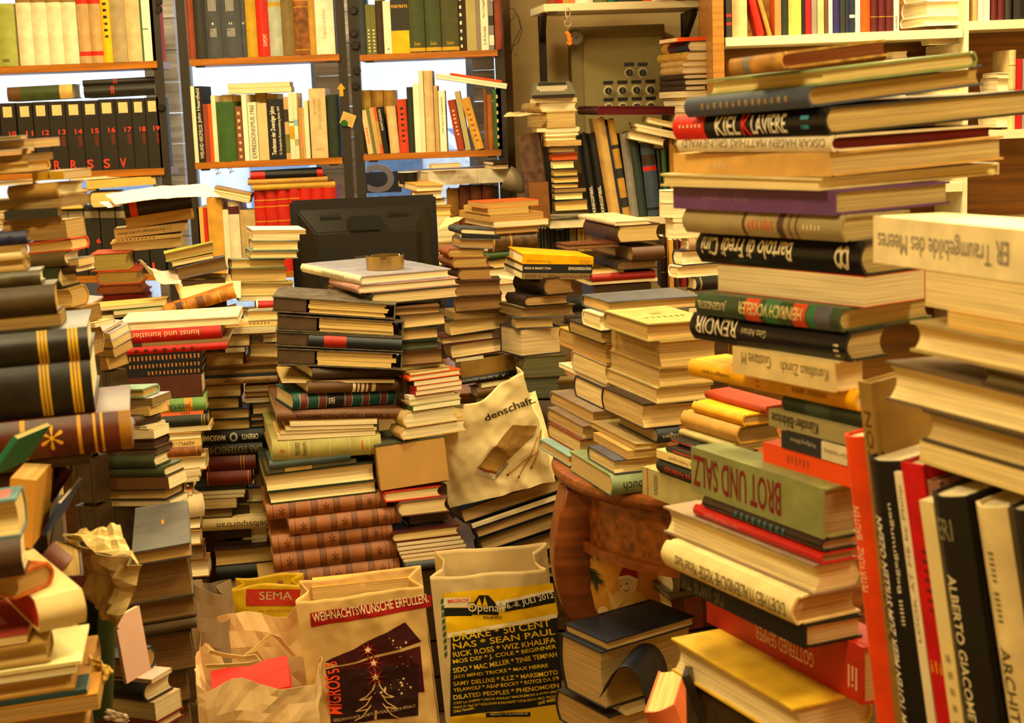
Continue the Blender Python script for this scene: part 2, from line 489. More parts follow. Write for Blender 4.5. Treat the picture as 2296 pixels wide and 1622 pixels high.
# street outside
struct(MB().box(-9, 9, YB + .16, 15, -.2, -.05).build('pavement', mat('9C9EA2', 'wall')))
m = MB().box(-9, 9, 15, 15.3, -.05, 8)
struct(m.build('street_facade', mat('EDEFF2', 'wall')))
fw = mat('7E93B0', 'plain')
for k in range(9):
    struct(MB().box(-7.5 + k * 1.7, -6.6 + k * 1.7, 14.96, 14.999, .55, 1.3).build('facade_window', fw))
def parked(name, x, y, L, H, col, label):
    t = thing(name, label, 'car', Matrix.Translation((x, y, -.05)))
    b = MB()
    pr = [(0, .28), (0, .62), (.12, .75), (.62 * L - .7, .84), (.72 * L - .5, H), (.45 * L + 1.2, H), (L - .35, .82), (L, .62), (L, .28)]
    v = [(x_, y_, z_) for y_ in (0, 1.6) for x_, z_ in pr]; q = len(pr)
    b.add(v, [tuple(range(q)), tuple(range(q, 2 * q))[::-1]] + [(i, q + i, q + (i + 1) % q, (i + 1) % q) for i in range(q)])
    b.build('car_body', mat(col, 'gloss'), t)
    for wx in (.7, L - .75):
        MB().lathe([(0, -.02), (.3, -.02), (.3, .18), (0, .18)], 20, c=(wx, 0, .3), ax='y').build('wheel', mat('black', 'plain'), t)
    MB().box(.72 * L - .42, .45 * L + 1.1, -.012, .01, .86, H - .08).build('side_window', mat('5F738C', 'gloss'), t)
parked('car', -3.4, 10.6, 3.9, 1.4, 'C9D4E0', 'pale silver car parked in the street outside the window')

# ------------------------------------------------------------------ shelves before the window
black = mat('2A231B', 'plain')
D1 = 5.8
def upright(xa, xb, ya, phrase, d=D1, dep=.06):
    a, b = P(xa, ya, d).x, P(xb, ya, d).x
    t = thing('shelf_upright', phrase, 'shelf upright', Matrix.Translation((a, d, 0)), 'black shelf uprights')
    MB().box(0, b - a, 0, .004, 0, 2.6).box(0, .004, .004, dep, 0, 2.6).build('rail', black, t)
    return t
upright(352, 373, 250, 'black upright on the right end of the leftmost window shelf')
upright(410, 430, 250, 'black upright on the left end of the middle window shelf')
upright(764, 784, 250, 'black upright with yellow arrow and note, right of middle window shelf')
upright(791, 812, 250, 'black upright with round magnets, left end of right window shelf')
upright(1114, 1136, 250, 'black upright beside the dark wall corner')
bw = mat('B06A1C', 'wood')
def board(xa, xb, yt, th, label, d=D1 - .01, dep=.25, m=None, name='shelf_board', a=0, side=None, pxl=None):
    xm = pxl or (xa + xb) / 2
    z = P(xm, yt, d).z
    p0 = P(xa, yt, d)
    if a:
        dr = Vector((math.cos(R(a)), math.sin(R(a)), 0)); L = solve_len(Vector((p0.x, d, z)), dr, xb)
    else: L = P(xb, yt, d).x - p0.x
    t = thing(name, label, 'shelf', Matrix.Translation((p0.x, d, z - th)) @ Matrix.Rotation(R(a), 4, 'Z'), 'shelf boards')
    MB().box(0, L, 0, dep, 0, th).build('plank', m or bw, t, bevel=.0015)
    b = MB()
    for x in (.02, L - .05):
        b.box(x, x + .03, .004, .03, -.006, -.0003)
    b.build('clips', black, t)
    return z
Z11 = board(-60, 352, 144, .026, 'orange-brown shelf board carrying the cream set, top left')
Z12 = board(-60, 368, 385, .026, 'orange-brown shelf board under the numbered black volumes')
Z13 = board(-40, 385, 620, .026, 'orange-brown shelf board low at left, behind the stacks')
Z21 = board(424, 761, 127, .024, 'upper orange-brown shelf board of the middle window bay')
Z22 = board(436, 768, 359, .024, 'lower orange-brown shelf board of the middle window bay')
Z31 = board(806, 1116, 117, .023, 'upper orange-brown shelf board of the right window bay')
Z32 = board(814, 1124, 341, .023, 'lower orange-brown shelf board of the right window bay')
Z33 = board(800, 1124, 600, .023, 'low shelf board behind the monitor, right window bay')
Z23 = board(440, 775, 610, .023, 'low shelf board behind the cream volumes, middle window bay')
# shelf on the cream wall
wt = mat('E5D9B2', 'plain')
ZT = board(1219, 1612, 9, .026, 'cream wall shelf above the switch cabinet', d=5.6, dep=.3, m=wt, a=8, pxl=1219)
ZM = board(1232, 1530, 491, .026, 'cream wall shelf under the leaning books by the switch cabinet', d=5.45, dep=.34, m=wt, a=4, pxl=1380)
def bracket(xa, xb, y0, y1, d, label):
    p = P(xa, y0, d); q = P(xb, y1, d)
    t = thing('shelf_bracket', label, 'bracket', Matrix.Translation((p.x, d, 0)))
    MB().box(0, .028, 0, .022, q.z, p.z).build('wall_rail', black, t)
    b = MB().add([(.004, 0, p.z), (.024, 0, p.z), (.024, -.30, p.z), (.004, -.30, p.z), (.004, 0, p.z - .1), (.024, 0, p.z - .1), (.024, -.30, p.z - .02), (.004, -.30, p.z - .02)],
        [(0, 1, 2, 3), (4, 7, 6, 5), (0, 4, 5, 1), (1, 5, 6, 2), (2, 6, 7, 3), (3, 7, 4, 0)])
    b.build('arm', black, t)
bracket(1206, 1220, 34, 480, 5.98, 'black slotted wall bracket left of the switch cabinet')
bracket(1527, 1540, 30, 100, 6.05, 'black wall bracket under the right end of cream shelf')
# right shelf unit
wood = mat('B47A30', 'wood')
t = thing('bookcase', 'wooden bookcase with cream shelves filling the upper right corner', 'bookcase', Matrix.Translation((0, 0, 0)))
DR = 5.2
xs = [P(1600, 200, DR).x, P(1625, 200, DR).x, P(2160, 200, DR).x, P(2171, 200, DR).x, XR - .01]
MB().box(xs[0], xs[1], DR, DR + .34, 0, 2.6).build('side_panel', wood, t)
MB().box(xs[2], xs[3], DR, DR + .34, 0, 2.6).build('partition', wt, t)
MB().box(xs[0], xs[4], DR + .341, DR + .36, 0, 2.6).build('back_panel', mat('8A5A22', 'wood'), t)
def bshelf(xa, xb, yt, th=.028):
    z = P((xa + xb) / 2, yt, DR).z
    a, b = P(xa, yt, DR).x, P(xb, yt, DR).x
    MB().box(a + .001, b - .001, DR - .004, DR + .339, z - th, z).build('shelf', wt, t)
    return z
ZR1 = bshelf(1626, 2159, 74)
ZR2 = bshelf(1626, 2159, 235)
ZR3 = bshelf(1626, 2159, 420); bshelf(1626, 2159, 640)
ZQ1 = bshelf(2172, 2420, 43)
ZQ2 = bshelf(2172, 2420, 290)
bshelf(2172, 2420, 500)

# ------------------------------------------------------------------ rows on the shelves
row('top left window shelf', D1, Z11, '''
-8 42 8 khaki sp=9FA44A |I@.07,.12,.35,.65,olive,v #thick moss green volume
46 80 -30 cream b=.80:1:8A6A2C k=H #cream volume with brown spine head
80 114 -30 cream b=.80:1:8A6A2C k=H #cream volume with brown spine head
114 147 -30 cream b=.80:1:8A6A2C k=H #cream volume with brown spine head
147 180 -30 cream b=.80:1:8A6A2C k=H #cream volume with brown spine head
181 208 -25 tan b=.10:.16:red,.80:1:red #tan volume with red spine labels
208 234 -25 tan b=.10:.16:red,.80:1:red #tan volume with red spine labels
234 255 -18 yellow |iliIllI@.35,.95,.3,.7,black
255 288 -10 khaki sp=A8946A
288 321 -12 sand
321 325 -20 green k=P
325 337 -20 ivory k=P b=.45:.47:olive
337 344 -25 ivory k=P
344 351 -20 orange k=P b=.0:.5:ochre
''')
lexw = '#black numbered volume with cream label and red figure'
L = []
for i, (a, b, yt, n, c) in enumerate([(-24, 10, 232, '9', ''), (12, 46, 231, '10', ''), (50, 84, 230, '11', ''), (86, 120, 228, '12', ''), (121, 157, 227, '13', 'R'), (158, 194, 226, '14', 'R'),
        (195, 231, 225, '15', 'S'), (232, 268, 222, '16', 'S'), (269, 304, 221, '17', 'V'), (305, 335, 220, '18', ''), (336, 366, 218, '19', '')]):
    s = '%d %d %d 231F1A k=H n=lexicon_volume lab=  round=0 slab=.80:.95:.2:.8:D2BE84' % (a, b, yt)
    s = s.replace('lab=  ', '') + ' |%s@.53,.60,.05,.5,F03A20,vb' % n
    s += ' |iliIllI@.36,.50,.12,.34,8E2418'
    if c: s += ' |%s@.03,.16,.55,.95,F03A20,vb' % c
    s += ' #black lexicon volume %s with cream label' % n
    L.append(s)
row('shelf of numbered volumes', D1, Z12, '\n'.join(L))
L = []
for a, t in [(131, ''), (165, '|5@.47,.54,.02,.3,F03A20,vb'), (200, '|6@.47,.54,.02,.3,F03A20,vb'), (235, ''), (270, ''), (305, '|K@.03,.16,.5,.95,F03A20,vb'), (340, '|L@.03,.16,.4,.9,F03A20,vb')]:
    L.append('%d %d 464 231F1A k=H n=lexicon_volume round=0 b=.84:.94:8A7C5C %s #black lexicon volume of the numbered set' % (a, a + 33, t))
row('low left window shelf', D1, Z13, '\n'.join(L))
row('upper middle window shelf', D1, Z21, '''
424 441 -25 russet
441 466 -30 charcoal k=H
466 501 -30 slate k=H |I@.47,.50,.45,.55,cream,v |iliIllI@.30,.42,.3,.7,silver,v |iliIllI@.66,.9,.25,.75,silver,v #slate grey volume marked I
501 545 -30 slate k=H |II@.47,.50,.42,.58,cream,v |iliIllI@.30,.42,.3,.7,silver,v |iliIllI@.66,.9,.3,.7,silver,v #slate grey volume marked II
545 556 -30 slate k=H |III@.47,.50,.3,.7,cream,v #thin slate volume marked III
556 580 -20 mustard
580 607 -30 red k=H |DUMONT@.15,.32,.2,.5,cream
607 636 -15 sage sp=A9B0A0 b=.79:.86:mustard |DUMONT@.1,.3,.25,.5,cream
636 664 -20 taupe sp=7A6436
664 696 -20 leather b=.08:.09:gold,.75:.76:gold,.85:.86:gold m=leather
696 711 -5 ochre
711 753 -20 ivory k=H |Die englische Literatur der Moderne@.25,.72,.35,.65,C8B48A
''')
row('lower middle window shelf', D1, Z22, '''
437 447 193 cream k=P
447 463 193 black k=P |WIELAND HERZFELDE@.05,.5,.25,.75,cream |John Heartfield@.52,.97,.2,.85,ivory
463 474 233 russet k=P
474 482 233 orange k=P
482 492 214 cream k=P
492 533 228 green k=H round=1
534 549 238 chestnut k=P |iliIllI@.05,.9,.3,.7,sand
550 561 211 ivory k=P
562 582 229 cream k=P |EXPRESSIONISMUS 1960@.04,.95,.25,.75,black
583 605 231 sand k=P
606 643 222 black k=H round=0 |Tendenzen der Zwanziger Jahre@.08,.88,.5,.85,ivory,b |15. Europaische Kunstausstellung Berlin 1977@.08,.88,.2,.4,ivory
643 653 217 tan k=P b=.1:.4:olive,.6:.8:darkbrown
653 664 208 cream k=P b=.3:.5:mustard,.55:.57:green
664 673 208 cream k=P b=.2:.3:sage,.5:.6:skyblue
674 681 241 ochre k=P b=.2:.5:salmon
681 687 241 tan k=P
687 697 225 cream k=P
700 737 198 sand k=H round=0 |DE NOTEN@.62,.86,.6,.75,A88A50 |EN LUISTEREN@.42,.84,.3,.5,A88A50 |DE MUNT@.11,.14,.25,.75,salmon,v #tall sand boxed volume
740 762 212 darkgreen k=H
''')
row('upper right window shelf', D1, Z31, '''
806 824 -20 navy sp=2E3638 k=H
824 835 10 olive k=P |iliIllI@.05,.5,.3,.7,cream
835 846 10 olive k=P |iliIllI@.05,.5,.3,.7,cream
846 863 -15 darkbrown k=H b=.88:1:lime
863 880 2 ivory k=P |4@.06,.12,.4,.6,black,v
880 920 -15 charcoal k=H round=0 b=.0:.38:yellow |PORTRÄTS@.76,.82,.05,.95,yellow,vb #black and yellow portrait volume
920 955 -15 olive sp=3F4A22 b=.02:.08:gold,.92:.93:gold |Goethe@.12,.18,.3,.7,gold,v
956 991 -15 olive sp=3F4A22 b=.02:.08:gold,.92:.93:gold |Goethe@.12,.18,.3,.7,gold,v
992 1031 -15 olive sp=4A4A22 b=.02:.08:gold,.92:.93:gold |Goethe@.12,.18,.3,.7,gold,v
1032 1040 -20 darkbrown k=P |iliIllI@.05,.9,.2,.8,ivory
1040 1048 -20 darkbrown k=P
1048 1070 -20 khaki k=P
1070 1080 -20 taupe k=P
1080 1097 -20 ivory k=P |E. W. Kornfeld@.1,.4,.3,.7,black |Marc Chagall@.55,.85,.3,.7,black
1098 1111 2 grey k=P b=.1:.3:ivory,.5:.7:charcoal
1111 1128 -25 russet k=H
''')
row('lower right window shelf', D1, Z32, '''
826 838 246 sand lean=-7 k=P |iliIllI@.25,.6,.3,.7,orange
838 845 240 olive lean=-7 k=P
845 855 240 tan lean=-7 k=P
855 861 240 orange lean=-7 k=P b=.2:.7:ochre
861 873 239 black lean=-7 k=P |KUNSTLEXIKON@.5,.95,.3,.7,ivory
876 897 237 sand lean=-3 k=H
897 918 222 C8401C lean=-1 k=H |iliIllI@.2,.85,.35,.65,black
918 931 195 darkgreen k=H
932 946 187 ivory k=P
946 956 158 cream k=P
957 977 158 sand k=H
978 987 192 tan k=P
988 1003 203 ivory k=P |Lotte Lang Der Graphiksammler@.3,.9,.3,.7,olive
1026 1043 222 9C3A1E lean=-9 k=H |iliIllI@.3,.8,.35,.65,sand
1045 1057 203 khaki lean=-9 k=P
1066 1087 216 D09B3A lean=-14 k=H |iliIllI@.15,.8,.35,.65,8A5A20
1088 1096 200 chestnut k=H W=.1
1096 1108 212 9A5A1E k=H
1109 1128 199 green k=H round=0 |iliIllI@.05,.9,.4,.6,sand
''')
row('right window shelf, back row', D1 + .15, Z32, '\n'.join('%d %d 202 D2A24A k=H' % (a, a + 26) for a in (812, 839, 866)))
row('middle window shelf, back row', D1 + .15, Z22, '\n'.join('%d %d %d E0BE72 k=P' % (a, a + 24, t) for a, t in ((506, 212), (531, 213), (556, 212), (581, 209), (606, 210))))
row('low middle window shelf', D1, Z23, '''
452 465 465 D9A94A k=P
465 473 465 red k=P
474 508 443 D8A03A k=H
508 521 470 cream k=P
521 545 451 cream k=H b=.82:.93:maroon
546 580 470 C0A46A k=H
580 604 428 red k=H b=.5:.505:gold,.62:.63:gold,.8:.81:gold,.88:.89:gold
604 630 427 red k=H b=.5:.505:gold,.62:.63:gold,.8:.81:gold,.88:.89:gold
630 656 425 red k=H b=.5:.505:gold,.62:.63:gold,.8:.81:gold,.88:.89:gold
656 682 423 red k=H b=.5:.505:gold,.62:.63:gold,.8:.81:gold,.88:.89:gold
682 708 422 red k=H b=.5:.505:gold,.62:.63:gold
708 734 421 red k=H b=.5:.505:gold,.62:.63:gold
734 762 420 red k=H b=.5:.505:gold,.62:.63:gold
''')
row('low right window shelf', D1, Z33, '''
1008 1035 425 B8863A k=H
1036 1060 418 chestnut k=H
1061 1086 418 chestnut k=H
1087 1112 418 7A3A1E k=H
1113 1122 420 darkbrown k=H
''')
row('cream shelf above cabinet', 5.66, ZT, '\n'.join('%d %d %d %s k=%s' % (a, b, t, c, k) for a, b, t, c, k in [
    (1226, 1250, -60, 'russet', 'H'), (1250, 1262, -60, 'crimson', 'P'), (1262, 1275, -60, 'ochre', 'P'), (1275, 1290, -60, 'salmon', 'P'), (1290, 1330, -60, 'ivory', 'H'), (1331, 1362, -60, 'olive', 'H'),
    (1363, 1384, -60, 'teal', 'H'), (1385, 1440, -60, 'charcoal', 'H'), (1441, 1460, -60, 'orange', 'P'), (1461, 1510, -60, 'ivory', 'H'), (1511, 1540, -60, 'charcoal', 'H'), (1541, 1552, -60, 'green', 'P'), (1553, 1590, -60, 'darkgreen', 'H')]))
row('shelf by the switch cabinet', 5.5, ZM, '''
1326 1344 297 black lean=-7 k=H |KRIEGSFIBEL@.07,.38,.3,.7,ivory,b
1345 1363 297 black lean=-7 k=H |KRIEGSFIBEL@.07,.38,.3,.7,ivory,b
1366 1392 262 C9A25A lean=-8 k=H
1392 1398 280 navy lean=-8 k=P
1398 1414 265 ochre lean=-8 k=H b=.1:.2:charcoal,.4:.5:charcoal,.7:.74:charcoal
1414 1433 297 grey lean=-6 k=H
1433 1452 303 2A3A34 lean=-6 k=H
1453 1484 318 slate sp=3A4A5C lean=-5 k=H b=.08:.12:black,.62:.68:red,.7:.84:darkbrown
1485 1492 335 charcoal lean=-4 k=H
1492 1503 334 green lean=-3 k=H
1504 1512 312 B88430 k=P
1512 1528 325 C4953A k=P
''')
row('upper right bookcase shelf', DR + .03, ZR1, '''
1629 1641 -10 charcoal k=P b=.5:.56:red,.3:.36:red
1642 1676 -20 sand k=H
1700 1716 -25 red lean=-14 k=H
1722 1732 -20 C88A3A lean=-16 k=H
1738 1752 -30 salmon k=P
1753 1767 -40 darkgreen k=H
1768 1797 -40 E0C060 k=H
1798 1805 -30 black k=P
1806 1819 -40 crimson k=P
1820 1832 -40 taupe k=P
1833 1848 -30 sand k=H
1849 1857 -30 brown k=P
1858 1867 -40 ivory k=P
1868 1883 -40 252060 k=H
1884 1895 -40 charcoal k=P
1896 1904 -40 navy k=P
1905 1917 -40 navy k=P b=.3:.36:ivory
1918 1929 -40 ivory k=P
1930 1951 -40 orange k=H
1952 1968 -40 maroon k=H b=.3:.31:gold
1969 1985 -40 maroon k=H b=.3:.31:gold
1986 2003 -40 maroon k=H b=.3:.31:gold
2004 2016 -40 ivory k=P |iliIllI@.05,.3,.3,.7,charcoal
''')
stack('stack on the upper bookcase shelf', DR + .04, 10, 0, '''
-30 2 2028 2076 2158 hf white
2 36 2024 2080 2158 hf white
36 58 2020 2074 2158 hf white
''', base=None)
stack('stack below the upper bookcase shelf', DR + .04, 10, 0, '''
84 101 2074 2082 2159 hf white
101 123 2078 2138 2159 hf white
123 139 2040 2120 2159 hf cream
139 190 2040 2110 2159 hf cream
190 234 2040 2110 2159 hf tan
''', base=None)
stack('flat books low in the bookcase', DR + .04, 10, 0, '''
116 130 1990 2002 2030 hf cream
130 146 1985 1998 2032 hf tan
146 190 1960 1975 2034 hf tan
190 234 1960 1975 2034 hf cream
''', base=None)
row('far right bookcase shelf', DR + .03, ZQ1, '\n'.join('%d %d -30 %s k=%s' % q for q in [(2180, 2192, 'tan', 'H'), (2193, 2204, 'ivory', 'P'), (2205, 2219, 'ivory', 'P'), (2222, 2236, 'maroon', 'H'), (2237, 2252, 'maroon', 'H'), (2253, 2268, 'charcoal', 'H'), (2272, 2300, 'black', 'H')]))
row('far right lower bookcase shelf', DR + .03, ZQ2, '''
2261 2276 112 D9C088 k=H b=.2:.21:chestnut,.5:.51:chestnut,.8:.81:chestnut
2277 2290 132 crimson k=P
2291 2310 132 taupe k=H
''')
stack('cream stack in the far right bookcase', DR + .03, 10, 0, '''
163 174 2204 2236 2258 hf cream
174 207 2200 2238 2259 hf ivory
207 250 2196 2236 2259 hf tan
250 286 2196 2236 2259 hf ivory
''', base=None)

# ------------------------------------------------------------------ books lying on the shelves
stack('pile on the numbered volumes, left', D1 + .02, 4, -1, '''
196 228 - 19 165 s 3E4A22 b=.0:.2:brown,.8:1:D8B060 k=H #green book with brown end
''', base=None)
stack('pile on the numbered volumes, right', D1 + .02, 4, -1, '''
180 194 - 186 349 s 231F1A k=H n=lexicon_volume |21@.42,.47,.15,.85,F03A20,wb #black lexicon volume 21 lying flat
195 220 - 190 348 s 231F1A k=H n=lexicon_volume |20@.38,.43,.2,.9,F03A20,wb #black lexicon volume 20 lying flat
''', base=None)
stack('pile on the lower middle shelf', D1 + .04, 3, 0, '''
188 199 - 510 650 f D9B868 k=P
199 211 - 512 653 f E0C070 k=P
''', base=None)
stack('tilted pile on the lower right shelf', D1 - .02, 3, 10.5, '''
163 168 - 1010 1126 s orange k=P
164 170 - 980 1138 s ivory k=P W=.2 g=1
170 176 - 978 1137 s ivory k=P W=.2
''', base=None)
stack('flat pile on red volumes', D1 - .03, 8, 0, '''
386 403 528 562 724 hs black k=H b=.0:.2:red,.92:1:red
403 416 520 556 735 hs B98A3A k=H
416 428 545 566 752 hs C9952F k=H
''', base=None)
stack('slanting pile beside red volumes', D1 - .03, 3, 14, '''
418 429 - 478 563 f C7A050 k=H
430 440 - 480 560 f tan k=P
''', base=None)
stack('flat pile on low left volumes', D1 - .02, 4, -2, '''
400 407 - 158 300 f 7A6A34 k=P
408 425 - 195 350 s D8B258 k=P
426 433 - 146 215 s D6B462 k=P
434 470 - 133 186 h mustard k=H sp=black p=F0C458 r=0
''', base=None)
stack('thick volume on low left volumes', D1 - .04, 4, 0, '''
430 467 - 207 266 h black k=H p=F0C458
''', base=None)
stack('white box pile, right window bay', D1 - .12, 14, 0, '''
363 371 1083 1106 1136 hs darkbrown
371 380 1085 1110 1137 hf tan
380 417 924 962 1141 hs ivory k=H round=0 b=.6:.61:sand |iliIllI@.36,.5,.42,.6,C8B488 #big ivory boxed book
''', base=None)
stack('thin pile on the white box', D1 - .16, 10, 0, '''
369 378 - 968 1034 f C89A3A k=P
''', base=None)
stack('pile behind the monitor', D1 - .5, 12, 0, '''
416 430 878 935 995 hf D9A64A k=H sp=maroon
430 449 - 930 992 f russet k=H
449 466 - 905 1002 f 7E7448 k=H
466 488 - 905 1013 f E0A83C k=H p=E8B850
488 508 - 905 1010 f D8A850 k=P
508 520 - 905 1012 f cream k=P
520 536 - 905 1020 f tan k=P
536 548 - 905 1022 f olive k=P
548 575 - 905 1018 f C49038 k=H
575 600 - 905 1000 f tan k=H
600 640 - 905 1005 f sand k=H
''')
stack('stack under the label printer', 5.42, 8, 0, '''
222 231 - 1199 1294 f ivory k=P
233 252 1160 1216 1296 sh C0A265 k=H
252 287 1175 1226 1292 hf B99346 k=H round=0 p=C29C50
287 297 - 1204 1300 f tan k=P
297 306 - 1222 1298 f cream k=H
307 317 - 1224 1292 f D9B050 k=H
317 329 - 1226 1304 f tan k=P p=C8963C
329 344 - 1234 1290 f darkbrown k=H p=8A6028
345 361 - 1238 1296 f russet k=H p=A84A1C
361 380 - 1240 1288 f black k=H p=F0D890
380 397 - 1242 1296 f charcoal k=H p=B9921C
397 412 - 1242 1298 f black k=H p=D8A848
412 424 - 1243 1297 f black k=H p=D8A848
424 433 - 1244 1314 f black k=P p=A07030
433 450 - 1245 1308 f black k=H p=F0D890
450 475 - 1246 1319 f charcoal k=H p=E2AE48
''', base=None)
stack('pile on the leaning books', 5.42, 14, 2, '''
238 258 1298 1343 1518 sh maroon k=H m=gloss p=maroon W=.27 L=.19 #large maroon ring binder lying flat
''', base=None)
stack('slanting pile by the bookcase', 5.44, 8, 14, '''
262 276 - 1452 1530 f C0983C k=H
277 284 - 1425 1530 f ivory k=P
285 294 - 1428 1532 f C8962E k=P
296 312 - 1410 1490 f 9A7028 k=H
''', base=None)
stack('stack on the switch cabinet', 5.36, 12, 0, '''
84 93 1478 1518 1588 hs orange k=P
92 116 1488 1547 1606 sh navy k=H b=.0:.25:ochre,.25:.5:maroon
119 136 1477 1542 1598 sh C0943C k=H
136 150 1484 1532 1598 sh tan k=H
150 166 1484 1532 1597 sh tan k=H
166 178 1481 1534 1600 sh darkbrown k=H
178 192 1481 1537 1600 sh darkbrown k=H
192 204 1481 1538 1586 sh darkbrown k=H
205 219 1478 1530 1590 hf tan k=P
220 236 1489 1541 1600 hf cream k=H
236 252 1486 1540 1600 hf ivory k=H
252 290 1486 1540 1600 hf tan k=H
290 330 1486 1540 1600 hf tan k=H
''', base=None)

# ------------------------------------------------------------------ stacks in the middle of the shop
stack('ashtray stack', 3.8, 20, 0, '''
619 640 669 812 1012 sh 9A98A8 k=H sp=E8DCC0 m=gloss a=27 |Das Schwere und das Leichte@.38,.75,.3,.7,7A7468,u
641 659 742 806 1028 sh B98A80 k=H a=24
660 685 733 839 1030 sh 2B2922 k=H a=24 p=sand W=.2 |ll@.1,.2,.3,.7,C8B070,w
691 709 - 884 987 f 5A3A1E k=H p=9A6A38 a=8 g=1
713 739 - 899 1000 f 4A3A20 k=H p=CBA468 a=8 r=-3
748 766 - 895 983 f 2E3626 k=H p=B98A4C a=4 r=-2
766 788 - 895 983 f 26301E k=H p=3E4A30 a=4 r=-2
790 822 - 895 993 f 4A2A18 k=H p=8A5A30 a=4 r=-2
822 833 - 895 1000 f brown k=H
''')
EX = '''%d %d - %d %d s 3A2C1E k=H round=0 b=.0:.25:4A3826 n=slipcase #dark brown slipcase'''
def slipcase(xa, xb, yt, yb, d, a, r, label, booklets=6, split=.27, navy=False):
    c = P(xa, yb, d); T = P(xa, yt, d).z - c.z
    dR, dL = Vector((math.cos(R(a)), math.sin(R(a)), 0)), Vector((-math.sin(R(a)), math.cos(R(a)), 0))
    L = solve_len(c, dR, xb); W = .2
    mx = Matrix.Translation(c) @ Matrix.Rotation(R(r), 4, 'Y') @ Matrix.Translation(-c) @ frame(c, dR, dL, Z_UP)
    t = thing('slipcase', label, 'slipcase', mx, 'slipcases under the ashtray')
    br = mat('4A3826', 'cover'); mot = mat('5A5040', 'leather'); th = .003; xs = L * split
    MB().box(0, xs, 0, W, th, T - th).build('cloth_end', br, t, bevel=.002)
    m = MB().box(-.003, L + .002, -.003, W, 0, th).box(-.003, L + .002, -.003, W, T - th, T)
    if not navy: m.box(L - .002, L + .002, -.002, W, th, T - th)
    m.build('boards', mot, t)
    if navy:
        n = 10; v = []; f = []; nv = [(0, .35)]
        for x in (xs + .001, L):
            for i in range(n + 1):
                q = i / n; v.append((x, -.008 * math.sin(math.pi * q), th + (T - 2 * th) * q))
        f = [(i, n + 1 + i, n + 2 + i, i + 1) for i in range(n)]
        v += [(xs + .001, .1, th), (xs + .001, .1, T - th)]
        link('bound_spine', mesh('bound_spine', v, f, [mat('1F2830', 'cover')], None, 40), t)
        lb = [(xs + (L - xs) * k, -.008 * math.sin(math.pi * i / n) - .0008, th + (T - 2 * th) * i / n) for k in (.17, .41) for i in range(n + 1)]
        link('spine_label', mesh('spine_label', lb, f, [mat('A8240F', 'cover')], None, 40), t)
    else:
        h = (T - 2 * th) / booklets
        for k in range(booklets):
            e = random.uniform(.0, .014); z0 = th + k * h
            MB().box(xs + .004 + random.uniform(0, .004), L - .012 - e, random.uniform(.001, .006), W - .01, z0 + .0004, z0 + h * .93).build('booklet_pages', mat('E2B85C', 'page'), t)
slipcase(612, 884, 664, 699, 3.75, 3, 6.5, 'dark slipcase of yellowed booklets, topmost of four under the ashtray books')
slipcase(622, 902, 705, 741, 3.75, 3, 6, 'dark slipcase of booklets, second of four under the ashtray books', 4, .31)
slipcase(620, 900, 743, 776, 3.75, 3, 5.5, 'brown slipcase showing a navy spine with a red label', navy=True, split=.25)
slipcase(621, 900, 780, 818, 3.75, 3, 5.2, 'dark slipcase with two thick booklets, below the navy spine', 3, .3)
